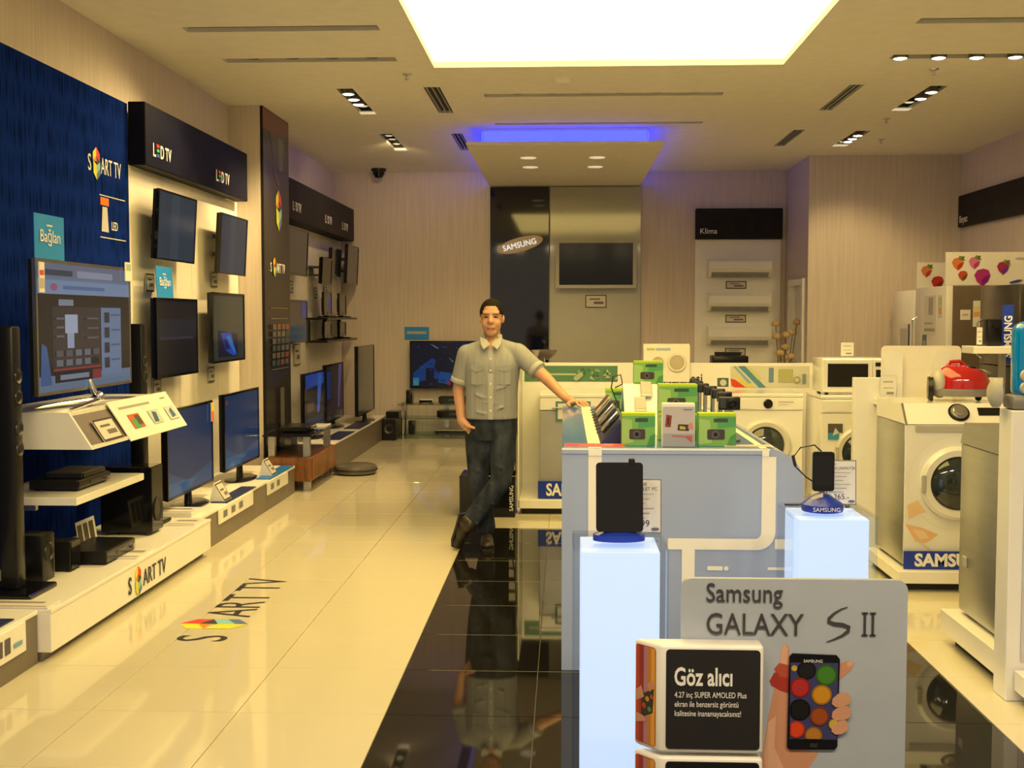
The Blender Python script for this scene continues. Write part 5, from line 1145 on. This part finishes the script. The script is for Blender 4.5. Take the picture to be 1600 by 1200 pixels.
def spec_card(label, loc, w, h, big, lines, rz=0):
    t = thing('specification_card', label, 'price card', loc, rz, tilt=-.06)
    obj('frame', B(-w / 2, w / 2, -.003, .001, .004, h), 'grey_plastic', t); obj('foot', B(-w / 2, w / 2, -.02, .02, 0, .004), 'acrylic', t)
    obj('sheet', B(-w / 2 + .004, w / 2 - .004, -.0045, -.0032, .008, h - .004), 'white_matte', t)
    art(t, 'print', [(rect(-w * .46, h * .05, w * .46, h * .97), (.76, .76, .76))] + [(rect(-w * .42, h * (.72 - k * .085), w * (.3 - .12 * (k % 3)), h * (.735 - k * .085)), (.42, .42, .44)) for k in range(6)] + [(circ(w * .33, h * .10, w * .11, 18, h * .028), (.15, .15, .2))], 'print', -.0052)
    for k, s in enumerate(lines): text(t, 'lettering', s, h * .085, (-w * .42, -.0056, h * (.88 - k * .085)), R, 'letter_grey', 'LEFT', ext=.0002)
    text(t, 'lettering', big, h * .17, (w * .0, -.0056, h * .14), R, 'letter_dark', ext=.0002)
    return t
spec_card('specification card with a price behind the black tablet', (.263, 3.925, .853), .125, .185, '999', ['GT-P1000', '3G TABLET PC'])
spec_card('specification card with a price behind the black phone', (1.062, 4.54, .856), .115, .175, '265.-', ['GSM', 'DOKUNMATİK'])
t = thing('display_phone', 'black touch phone on a round blue lettered base', 'phone', (.965, 4.42, .856))
bs = obj('blue_base', MB().lathe([(0, 0), (.075, 0), (.077, .006), (.077, .026), (.070, .032), (.045, .05), (.025, .062), (0, .064)], (0, 0, 0), 'z', 36), 'logo_blue', t)
text(bs, 'lettering', 'SAMSUNG', .022, (0, -.0785, .008), R, 'letter_white', ext=.0008)
art(bs, 'base_print', [([(-.055, .038), (-.01, .055), (-.01, .040), (-.05, .030)], (.55, .48, .42)), ([(.02, .055), (.03, .05), (.033, .035), (.026, .04)], (.7, .7, .7))], 'print', -.074, M=Matrix.Rotation(-.3, 4, 'X') @ Matrix.Translation((0, .0, -.0)))
obj('neck', MB().cyl((0, .01, .06), (0, .012, .11), .012, n=12), 'light_grey', t)
bd = obj('body', MB().prism(rrect(-.040, .075, .040, .222, .010), 'y', -.014, 0), 'black_plastic', t, 50)
obj('screen', MB().prism(rrect(-.034, .095, .034, .205, .002), 'y', -.0148, -.0138), 'black_gloss', bd)
obj('cable', MB().tube([(-.005, .004, .222), (-.03, .01, .245), (-.08, .015, .235), (-.105, .02, .20), (-.10, .02, .165), (-.06, .015, .125), (-.03, .008, .105)], .003, 7).cyl((-.108, .02, .205), (-.098, .02, .165), .006, n=8), 'black_matte', t)
obj('rear_cable', MB().tube([(-.03, .05, .02), (-.08, .07, .01), (-.12, .10, .006)], .004, 7), 'black_matte', t)
# ================================================================== PHONE ADVERTISING BOARD
t = thing('phone_advert_board', 'grey advertising board with raised phone name and a hand holding a phone', 'sign', (0, 3.10, 0))
obj('board', MB().prism(rrect(.311, .03, .903, .889, .028, 6), 'y', 0, .018), 'sign_grey', t, 50)
obj('foot', B(.36, .86, -.04, .16, 0, .03, bev=.004, seg=1), 'grey_plastic', t)
QX = lambda x: .311 + (x - 1065) * .001672
QZ = lambda y: .8885 - (y - 905) * .001702
def qp(*pts): return [(QX(a), QZ(b)) for a, b in pts]
def cp6(pts): return [(960 + a / 3.3333, 880 + b / 3.3333) for a, b in pts]
text(t, 'lettering', 'Samsung', .072, (QX(1103), -.003, QZ(940.5)), R, 'letter_grey', 'LEFT', ext=.002, sx=.81)
text(t, 'lettering', 'GALAXY', .083, (QX(1103), -.003, QZ(992)), R, 'letter_grey', 'LEFT', ext=.002, sx=.80)
sp = cp6([(1218, 222), (1185, 234), (1150, 256), (1122, 284), (1120, 300), (1150, 312), (1195, 316), (1226, 328), (1222, 350), (1190, 374), (1150, 392), (1112, 406)])
sw = [.5, 1.6, 3.0, 4.6, 5.4, 5.8, 6.0, 5.8, 5.0, 3.4, 1.8, .4]
Lp, Rp = [], []
for k, p in enumerate(sp):
    a, b = sp[max(k - 1, 0)], sp[min(k + 1, len(sp) - 1)]; dx, dy = b[0] - a[0], b[1] - a[1]; L_ = math.hypot(dx, dy)
    nx, ny = -dy / L_ * sw[k] / 2, dx / L_ * sw[k] / 2
    Lp.append((p[0] + nx, p[1] + ny)); Rp.append((p[0] - nx, p[1] - ny))
mb = MB()
for k in range(len(sp) - 1): mb.prism(qp(Lp[k], Lp[k + 1], Rp[k + 1], Rp[k]), 'y', -.004, 0)
obj('swoosh_letter', mb, 'letter_grey', t)
mb = MB()
for c_ in (1352.5, 1365):
    for a in ((c_ - 1.8, c_ + 1.8, 956, 991), (c_ - 4.6, c_ + 4.6, 955, 957.3), (c_ - 4.6, c_ + 4.6, 989.7, 992)):
        mb.prism(qp((a[0], a[3]), (a[1], a[3]), (a[1], a[2]), (a[0], a[2])), 'y', -.004, 0)
obj('numeral_lettering', mb, 'letter_grey', t)
SK, SK2, SK3 = (.55, .27, .17), (.42, .17, .10), (.66, .38, .26)
hand = [(qp((1190, 1210), (1196, 1180), (1204, 1120), (1213, 1075), (1221, 1040), (1223, 1012), (1227, 1005), (1234, 1010), (1238, 1030), (1240, 1170), (1284, 1178), (1270, 1200), (1262, 1210)), SK),
        (qp((1221, 1040), (1223, 1012), (1227, 1005), (1233, 1012), (1233, 1050), (1226, 1060)), SK3), (qp((1198, 1180), (1204, 1130), (1216, 1120), (1214, 1170), (1230, 1205), (1200, 1205)), SK3),
        (qp((1205, 1065), (1212, 1052), (1236, 1045), (1238, 1085), (1222, 1080), (1208, 1072)), (.36, .04, .03)), (qp((1212, 1046), (1220, 1036), (1236, 1040), (1236, 1060), (1222, 1058)), (.42, .08, .05)),
        (qp((1310, 1038), (1327, 1031), (1337, 1034), (1334, 1044), (1316, 1060), (1310, 1058)), SK), (qp((1326, 1032), (1336, 1034), (1333, 1040), (1326, 1040)), SK3)]
art(t, 'hand_print', hand, 'print', -.0006, .0002)
ph = obj('phone_cutout', MB().prism([(QX(a), QZ(b)) for a, b in ((1233, 1168), (1238, 1172), (1308, 1171), (1312, 1166), (1314, 1028), (1309, 1022), (1240, 1020), (1235, 1025))], 'y', -.008, -.003), 'black_gloss', t)
pc = []
for cx_, cy_, r_, c_ in ((1243, 1043, 5, (.5, .38, .05)), (1262, 1046, 15, (.015, .015, .018)), (1293, 1053, 17, (.06, .20, .03)), (1252, 1073, 16, (.40, .03, .03)), (1286, 1084, 16, (.55, .26, .02)), (1252, 1108, 17, (.012, .012, .012)), (1283, 1118, 15, (.30, .07, .02)), (1247, 1139, 14, (.60, .06, .02)), (1274, 1148, 14, (.42, .18, .03)), (1306, 1130, 9, (.55, .40, .05))):
    pl = [(min(max(a, 1237), 1311), min(max(b, 1034), 1154)) for a, b in circ(cx_, cy_, r_, 18)]
    pc += [(qp(*pl), tuple(x * .55 for x in c_)), (qp(*[(cx_ + (a - cx_) * .82, cy_ + (b - cy_) * .82) for a, b in pl]), c_)]
art(ph, 'screen_print', [(qp((1237, 1034), (1311, 1034), (1311, 1155), (1237, 1155)), (.05, .05, .16))] + pc + [(qp((1268, 1160), (1280, 1160), (1280, 1167), (1268, 1167)), (.03, .03, .03))], 'print_gloss', -.0084, .0002)
text(ph, 'lettering', 'SAMSUNG', .011, (QX(1272), -.0092, QZ(1033.5)), R, 'letter_white', ext=.0002)
for k, (y_, x1_) in enumerate(((1093, 1331), (1114, 1332), (1136, 1328))):
    obj('finger_print', MB().prism(qp((1303, y_ - 3), (1312, y_ - 11), (x1_ - 5, y_ - 13), (x1_, y_ - 7), (x1_ - 1, y_ + 3), (x1_ - 10, y_ + 9), (1308, y_ + 10), (1302, y_ + 5)), 'y', -.0125, -.0095), 'finger_ink', t)
# raised cubes on the board
def ad_cube(label, z0, z1, dark, txt=True):
    t = thing('advert_cube', label, 'sign', (0, 0, 0))
    P = [(.251, 3.030), (.519, 3.030), (.519, 3.098), (.186, 3.098)]
    mb = MB(); mb.prism(P, 'z', z0, z1)
    bmesh.ops.bevel(mb.bm, geom=mb.bm.edges[:], offset=.010, segments=3, affect='EDGES', profile=.5)
    obj('shell', mb, 'white_gloss', t, 50)
    obj('black_face', MB().prism(rrect(.266, z0 + .013, .509, z1 - .011, .010), 'y', 3.0275, 3.0305), dark, t)
    # picture on the oblique left side
    L = math.hypot(.065, .068)
    h = z1 - z0
    M_ = Matrix.Translation((.186, 3.098, z0)) @ Matrix.Rotation(math.atan2(-.068, .065), 4, 'Z')
    u0, u1 = .010, L - .014
    pic = [(rrect(u0, .012, u1, h - .012, .008), (.45, .06, .03)), (rect(u0 + .012, .014, u0 + .028, h - .014), (.30, .03, .03)), (rect(u0 + .028, .014, u0 + .040, h - .014), (.40, .20, .30)), (rect(u0 + .040, .014, u1 - .016, h - .014), (.55, .20, .04)), (rect(u1 - .016, .014, u1 - .002, h - .014), (.70, .35, .06))]
    if txt:
        pic += [([(u0 + .02, h * .28), (u1 - .01, h * .35), (u1 - .005, h * .58), (u0 + .02, h * .50)], (.03, .03, .03)), ([(u0, h * .42), (u0 + .03, h * .48), (u0 + .02, h * .58), (u0, h * .52)], SK), ([(u1 - .03, h * .6), (u1 - .01, h * .66), (u1 - .004, h * .6), (u1 - .02, h * .54)], SK), ([(u0, h * .22), (u0 + .04, h * .26), (u0 + .03, h * .3), (u0, h * .32)], SK),
                (circ(u0 + .03, h * .40, .008, 10), (.4, .05, .03)), (circ(u0 + .042, h * .47, .007, 10), (.5, .3, .03)), (circ(u0 + .05, h * .38, .007, 10), (.1, .25, .05)), (circ(u0 + .058, h * .5, .006, 10), (.5, .06, .04))]
    art(t, 'side_picture', pic, 'print_gloss', -.0012, .0002, M=M_)
    if txt:
        text(t, 'lettering', 'Göz alıcı', .066, (.286, 3.026, z0 + .183), R, 'letter_white', 'LEFT', ext=.002, sx=.66, bold=.0012)
        for k, s in enumerate(('4.27 inç SUPER AMOLED Plus', 'ekran ile benzersiz görüntü', 'kalitesine inanamayacaksınız!')):
            text(t, 'lettering', s, .0215, (.288, 3.0265, z0 + .150 - k * .0245), R, 'letter_white', 'LEFT', ext=.0003, sx=.70)
    return t
ad_cube('raised white cube with white slogan on black, mounted on the grey advertising board', .442, .729, 'letter_dark')
ad_cube('raised white cube mounted under the slogan cube', .145, .432, 'black_plastic', False)
# ================================================================== PERSON
def remeshed(name, mb, vox, it=6, fac=.5):
    me = mb.mesh(name); o = bpy.data.objects.new(name, me); COL.objects.link(o)
    m = o.modifiers.new('r', 'REMESH'); m.mode = 'VOXEL'; m.voxel_size = vox; m.use_smooth_shade = True
    s = o.modifiers.new('s', 'SMOOTH'); s.iterations = it; s.factor = fac
    bpy.context.view_layer.update()
    me2 = bpy.data.meshes.new_from_object(o.evaluated_get(bpy.context.evaluated_depsgraph_get()))
    bpy.data.objects.remove(o); me2.name = name
    return me2
def fine(rings, n=4):
    out = []
    for i in range(len(rings) - 1):
        P = [rings[max(i - 1, 0)], rings[i], rings[i + 1], rings[min(i + 2, len(rings) - 1)]]
        F_ = [(*c, a, b) for c, a, b in P]
        for k in range(n):
            u = k / n
            v = [.5 * (2 * q1 + (q2 - q0) * u + (2 * q0 - 5 * q1 + 4 * q2 - q3) * u * u + (3 * q1 - q0 - 3 * q2 + q3) * u ** 3) for q0, q1, q2, q3 in zip(*F_)]
            out.append((tuple(v[:3]), v[3], v[4]))
    return out + [rings[-1]]
def chain(mb, pts):
    for (a, ra), (b, rb) in zip(pts, pts[1:]): mb.capsule(a, b, ra, rb)
HX, HY = -.495, 7.985      # head centre
person = thing('person', 'person in grey short-sleeved shirt and jeans leaning on the blue counter, legs crossed', 'person', (0, 0, 0))
# joints
SHR, ELR, WRR = (-.665, 8.02, 1.325), (-.728, 8.06, 1.085), (-.702, 7.985, .875)      # arm with hand in pocket
SHL, ELL, WRL = (-.318, 8.00, 1.335), (-.130, 7.90, 1.175), (.012, 7.70, 1.045)       # arm on the counter
HIR, KNR, ANR = (-.590, 8.03, .86), (-.588, 8.01, .48), (-.533, 8.06, .10)
HIL, KNL, ANL = (-.415, 8.02, .86), (-.425, 7.90, .47), (-.665, 7.90, .155)
mb = MB()
# head: cranium, jaw, cheeks, nose, ears, neck
mb.ell((HX, HY + .012, 1.605), .078, .096, .094, 28, 20)
mb.ell((HX, HY - .012, 1.535), .066, .074, .085, 24, 16)
mb.ell((HX, HY - .035, 1.478), .042, .042, .034, 20, 12)
mb.ell((HX - .036, HY - .048, 1.535), .026, .026, .03); mb.ell((HX + .036, HY - .048, 1.535), .026, .026, .03)
mb.ell((HX, HY - .066, 1.605), .056, .022, .020)                    # brow ridge
mb.capsule((HX, HY - .078, 1.588), (HX, HY - .100, 1.548), .010, .016); mb.ell((HX - .014, HY - .088, 1.544), .010, .012, .009); mb.ell((HX + .014, HY - .088, 1.544), .010, .012, .009)
mb.ell((HX, HY - .080, 1.508), .026, .014, .008); mb.ell((HX, HY - .078, 1.497), .022, .014, .008)
for sx in (-1, 1):
    mb.ell((HX + sx * .078, HY + .012, 1.565), .010, .019, .030, M=Matrix.Rotation(sx * .25, 4, 'Z'))
mb.capsule((HX, HY + .035, 1.50), (HX, HY + .04, 1.36), .056, .062)
# trunk
mb.loft([((-.50, 8.02, .82), .15, .095), ((-.50, 8.02, .95), .145, .095), ((-.495, 8.02, 1.10), .15, .10), ((-.492, 8.02, 1.25), .165, .11), ((-.492, 8.02, 1.35), .120, .088), ((-.493, 8.025, 1.42), .07, .066)], 24)
mb.capsule(SHR, (-.50, 8.03, 1.39), .05, .05); mb.capsule(SHL, (-.49, 8.03, 1.39), .05, .05)
chain(mb, [(SHR, .052), (ELR, .041), (WRR, .029)])
chain(mb, [(SHL, .052), (ELL, .042), (WRL, .028)])
chain(mb, [(HIR, .082), (KNR, .055), (ANR, .04)]); chain(mb, [(HIL, .082), (KNL, .055), (ANL, .04)])
# hand in the pocket, thumb out
mb.capsule(WRR, (-.660, 7.955, .835), .030, .032)
for k, (dx, L_) in enumerate(((-.028, .070), (-.009, .080), (.010, .078), (.028, .065))):
    b0 = (-.655 + dx * .5, 7.945, .825); b1 = (-.630 + dx * .5, 7.965, .825 - L_ * .6); b2 = (-.615 + dx * .5, 7.98, .825 - L_)
    chain(mb, [(b0, .0095), (b1, .009), (b2, .008)])
chain(mb, [((-.672, 7.915, .858), .013), ((-.640, 7.890, .842), .011), ((-.606, 7.885, .832), .0095)])
# hand resting on the counter
PA = Vector((.050, 7.615, 1.030))
mb.capsule(WRL, PA, .027, .030); mb.ell(PA + Vector((.012, -.008, -.004)), .045, .040, .018, M=Matrix.Rotation(-.6, 4, 'Z'))
for k, (ang, L_) in enumerate(((-.95, .066), (-.66, .080), (-.38, .082), (-.10, .068))):
    d_ = Vector((math.cos(ang), math.sin(ang), 0)); s_ = PA + Vector((.022, -.010, 0)) + Vector((-math.sin(-.6), math.cos(-.6), 0)) * (.030 - .0) * ((k - 1.5) / 1.5)
    p1_ = s_ + d_ * (L_ * .5) + Vector((0, 0, .004)); p2_ = s_ + d_ * L_; p2_.z = 1.0105
    chain(mb, [(tuple(s_), .0105), (tuple(p1_), .0095), (tuple(p2_), .0082)])
chain(mb, [((.030, 7.595, 1.025), .012), ((.020, 7.560, 1.018), .011), ((.035, 7.530, 1.011), .0095)])
me = remeshed('body', mb, .0048, 4, .45)
for n in ('skin', 'lips', 'eye_dark', 'brow'): me.materials.append(MATS[n])
for p in me.polygons:
    c = p.center; x, z = c.x - HX, c.z; p.use_smooth = True
    if c.z < 1.45 or c.y > HY - .03: continue
    if abs(z - 1.5025) < .007 and abs(x) < .026: p.material_index = 1
    for sx in (-1, 1):
        if ((x - sx * .032) / .015) ** 2 + ((z - 1.578) / .0065) ** 2 < 1: p.material_index = 2
        if abs(x - sx * .033) < .022 and abs(z - (1.598 - abs(abs(x) - .03) * .15)) < .0048: p.material_index = 3
body = bpy.data.objects.new('body', me); COL.objects.link(body); body.parent = person
# hair: short, receding at the temples
mb = MB(); r = bmesh.ops.create_uvsphere(mb.bm, u_segments=48, v_segments=32, radius=1)
for v in r['verts']: v.co = Vector((HX + v.co.x * .0815, HY + .016 + v.co.y * .099, 1.607 + v.co.z * .0985))
def hairline(x, y):
    fy = (y - HY)                      # negative = face side
    if fy < -.02: return 1.655 - 1.6 * max(0, abs(x) - .035) - max(0, .0) if abs(x) < .055 else 1.60
    if fy < .03: return 1.575
    return 1.525
kill = [f for f in mb.bm.faces if f.calc_center_median().z < hairline(f.calc_center_median().x - HX, f.calc_center_median().y)]
bmesh.ops.delete(mb.bm, geom=kill, context='FACES')
bmesh.ops.recalc_face_normals(mb.bm, faces=mb.bm.faces[:])
q = bmesh.ops.solidify(mb.bm, geom=mb.bm.faces[:], thickness=.008)
obj('hair', mb, 'hair', person, 80)
# shirt
mb = MB()
mb.loft(fine([((-.498, 8.015, .885), .180, .125), ((-.498, 8.015, .95), .178, .126), ((-.496, 8.015, 1.05), .178, .128), ((-.494, 8.015, 1.15), .184, .132), ((-.492, 8.015, 1.25), .190, .132), ((-.492, 8.02, 1.32), .176, .116), ((-.492, 8.025, 1.375), .125, .092), ((-.493, 8.03, 1.415), .082, .074), ((-.494, 8.025, 1.44), .068, .066)]), 36, 2.3)
mb.capsule(SHR, (-.52, 8.03, 1.385), .064, .055); mb.capsule(SHL, (-.465, 8.03, 1.385), .064, .055)
def lerp(a, b, t_): return tuple(a[i] + (b[i] - a[i]) * t_ for i in range(3))
CUR = lerp(SHR, ELR, .78); CUL = lerp(SHL, ELL, .72)
mb.capsule(SHR, lerp(SHR, CUR, .9), .068, .063); mb.cyl(SHR, CUR, .069, .064, 20); mb.capsule(SHL, lerp(SHL, CUL, .9), .068, .062); mb.cyl(SHL, CUL, .069, .063, 20)
# folds
for z_, x_, a_ in ((1.04, -.56, .5), (.97, -.42, -.4), (1.10, -.44, -.5), (.93, -.55, .25), (1.22, -.61, .8), (1.0, -.50, .15)):
    mb.tube([(x_ - .07, 7.895, z_ + .07 * a_), (x_, 7.884, z_), (x_ + .07, 7.894, z_ - .07 * a_ * .6)], [.003, .0055, .003], 8)
me = remeshed('shirt', mb, .007, 10, .5)
bs_ = bmesh.new(); bs_.from_mesh(me)
bmesh.ops.delete(bs_, geom=[f for f in bs_.faces if f.calc_center_median().y < 8.0 and f.calc_center_median().z > 1.355 + abs(f.calc_center_median().x - HX) * 1.5 and abs(f.calc_center_median().x - HX) < .06], context='FACES')
bs_.to_mesh(me); bs_.free()
shirt = obj('shirt', me, 'shirt', person, 180)
for nm, C0, D0, r0 in (('cuff', CUR, SHR, .068), ('cuff', CUL, SHL, .066)):
    d_ = (Vector(D0) - Vector(C0)).normalized(); e0 = Vector(C0) - d_ * .008; e1 = Vector(C0) + d_ * .026
    mb = MB().tube([tuple(e0), tuple(e0 + d_ * .004), tuple(e1 - d_ * .004), tuple(e1)], [r0 - .002, r0 + .001, r0 + .001, r0 - .003], 24)
    obj(nm, mb, 'shirt_light', shirt, 60)
# collar, placket, pockets, buttons
mb = MB()
mb.prism([(HX - .075, 1.445), (HX - .066, 1.395), (HX - .045, 1.362), (HX - .006, 1.395), (HX - .03, 1.43)], 'y', 7.925, 7.932, M=Matrix.Translation((0, 0, 0)))
mb.prism([(HX + .075, 1.445), (HX + .066, 1.395), (HX + .045, 1.362), (HX + .006, 1.395), (HX + .03, 1.43)], 'y', 7.925, 7.932)
for v in mb.bm.verts: v.co.y += (v.co.z - 1.40) * .75 - .026
obj('collar_front', mb, 'shirt_light', shirt, 60)
mb = MB().loft([((HX, 8.022, 1.405), .078, .072), ((HX, 8.026, 1.455), .070, .064), ((HX, 8.026, 1.462), .066, .060)], 28, cap=False)
kill = [f for f in mb.bm.faces if f.calc_center_median().y < 7.975]
bmesh.ops.delete(mb.bm, geom=kill, context='FACES')
bmesh.ops.solidify(mb.bm, geom=mb.bm.faces[:], thickness=.006)
obj('collar_band', mb, 'shirt_light', shirt, 60)
obj('neck_opening', MB().prism([(HX - .03, 1.428), (HX + .03, 1.428), (HX, 1.37)], 'y', 7.928, 7.936), 'skin', shirt) if False else None
obj('placket', MB().prism([(7.8815, .89), (7.884, .89), (7.886, 1.18), (7.898, 1.30), (7.918, 1.36), (7.914, 1.362), (7.894, 1.30), (7.8795, 1.18), (7.879, 1.0)], 'x', HX - .016, HX + .016), 'shirt_light', shirt)
for k, z_ in enumerate((1.30, 1.22, 1.13, 1.04, .95)):
    obj('button', MB().lathe([(0, -.004), (.006, -.003), (.006, 0)], (HX, 7.879 + (.016 if k == 0 else 0), z_), 'y', 12), 'white_gloss', shirt)
for sx in (-1, 1):
    fl_ = obj('pocket_flap', MB().prism([(HX + sx * .045, 1.255), (HX + sx * .135, 1.255), (HX + sx * .135, 1.225), (HX + sx * .09, 1.212), (HX + sx * .045, 1.225)], 'y', 7.877, 7.884), 'shirt', shirt)
    for v in fl_.data.vertices: v.co.y += (abs(v.co.x - HX) ** 2) * 1.1
    pk = obj('pocket', MB().prism([(HX + sx * .048, 1.222), (HX + sx * .132, 1.222), (HX + sx * .132, 1.13), (HX + sx * .09, 1.12), (HX + sx * .048, 1.13)], 'y', 7.8795, 7.884), 'shirt', shirt)
    for v in pk.data.vertices: v.co.y += (abs(v.co.x - HX) ** 2) * 1.1
# jeans
mb = MB()
mb.loft([((-.50, 8.02, .915), .158, .108), ((-.50, 8.02, .86), .168, .114), ((-.50, 8.02, .80), .172, .116), ((-.50, 8.02, .74), .165, .11)], 32, 2.3)
chain(mb, [(HIR, .098), (lerp(HIR, KNR, .5), .088), (KNR, .071), (lerp(KNR, ANR, .5), .068), (lerp(KNR, ANR, .93), .066)])
chain(mb, [(HIL, .098), (lerp(HIL, KNL, .5), .088), (KNL, .072), (lerp(KNL, ANL, .5), .068), (lerp(KNL, ANL, .9), .064)])
rnd = random.Random(4)
for A_, B_ in ((HIR, KNR), (HIL, KNL), (KNL, ANL), (KNR, ANR)):
    for k in range(4):
        c_ = lerp(A_, B_, .15 + .22 * k); s_ = rnd.uniform(-.03, .03)
        mb.tube([(c_[0] - .05, c_[1] - .055, c_[2] + .03 + s_), (c_[0], c_[1] - .082 + .02 * (A_ in (KNL, KNR)), c_[2] + s_), (c_[0] + .05, c_[1] - .055, c_[2] - .02 + s_)], [.004, .009, .004], 6)
me = remeshed('jeans', mb, .008, 5, .5)
jeans = obj('jeans', me, 'denim', person, 180)
obj('belt', MB().loft([((-.50, 8.02, .890), .170, .118), ((-.50, 8.02, .918), .168, .116)], 36, 2.3), 'shoe', jeans)
obj('pocket_seam', MB().tube([(-.66, 7.935, .86), (-.62, 7.905, .80), (-.60, 7.903, .86)], .0035, 6), 'denim', jeans)
# shoes
def shoe(label_heel, toe, up, w=.045, ln=.27):
    heel = Vector(label_heel); toe = Vector(toe); d_ = (toe - heel).normalized(); up = Vector(up); up = (up - d_ * up.dot(d_)).normalized(); sd = d_.cross(up)
    M_ = Matrix((sd, d_, up)).transposed().to_4x4(); M_.translation = heel
    L_ = (toe - heel).length
    mb = MB()
    mb.ell((0, L_ * .12, .045), w * .85, .05, .052); mb.ell((0, L_ * .45, .036), w, L_ * .30, .045); mb.ell((0, L_ * .76, .028), w * 1.08, L_ * .24, .032); mb.ell((0, L_ * .15, .075), w * .8, .05, .045)
    me = remeshed('shoe', mb, .006, 4, .5); me.transform(M_)
    s_ = obj('shoe', me, 'shoe', person, 180)
    sole = MB().prism([(-w * .75, -.04 + .02), (w * .75, -.02), (w * .8, L_ * .3), (w * 1.08, L_ * .72), (w * .7, L_ * .97), (0, L_ * 1.01), (-w * .7, L_ * .97), (-w * 1.08, L_ * .72), (-w * .8, L_ * .3)], 'z', -.008, .010).mesh('sole')
    sole.transform(M_); obj('sole', sole, 'black_matte', s_)
    return s_
shoe((-.535, 8.09, .009), (-.515, 7.83, .009), (0, 0, 1))
shoe((-.690, 7.880, .235), (-.745, 7.935, .012), (.75, -.62, .15), .044)

# ================================================================== groups for repeats
GROUPS = {'television': 'televisions on show', 'price_card': 'price cards on the walls', 'ceiling_slot': 'ceiling slots', 'ceiling_vent': 'ceiling vents', 'sprinkler': 'ceiling sprinklers', 'fascia_sign': 'fascia signs',
          'television_backing': 'television backing walls', 'topper_card': 'turquoise topper cards', 'side_tag': 'tags on televisions', 'display_plinth': 'low television plinths', 'price_stand': 'tilted price stands', 'leaflet_stack': 'leaflets on the plinths',
          'disc_player': 'disc players', 'tower_speaker': 'tower speakers', 'satellite_speaker': 'small speakers', 'subwoofer': 'subwoofers', 'air_conditioner': 'wall air conditioners', 'lettered_board': 'blue lettered boards', 'washing_machine': 'washing machines',
          'display_platform': 'white platforms', 'refrigerator': 'refrigerators along the wall', 'fridge_sticker': 'stickers on refrigerators', 'fruit_board': 'fruit boards on refrigerators', 'card_holder': 'clear card holders', 'camera_box': 'green camera boxes on the blue counter',
          'display_phone': 'phones on show', 'display_camera': 'cameras on posts', 'lit_pedestal': 'lit pedestals', 'specification_card': 'specification cards', 'advert_cube': 'cubes on the advertising board', 'set_top_box': 'boxes on the glass media stand'}
for o in list(COL.objects):
    if o.parent is None and 'category' in o:
        k = o.name.split('.')[0]
        if k in GROUPS: o['group'] = GROUPS[k]
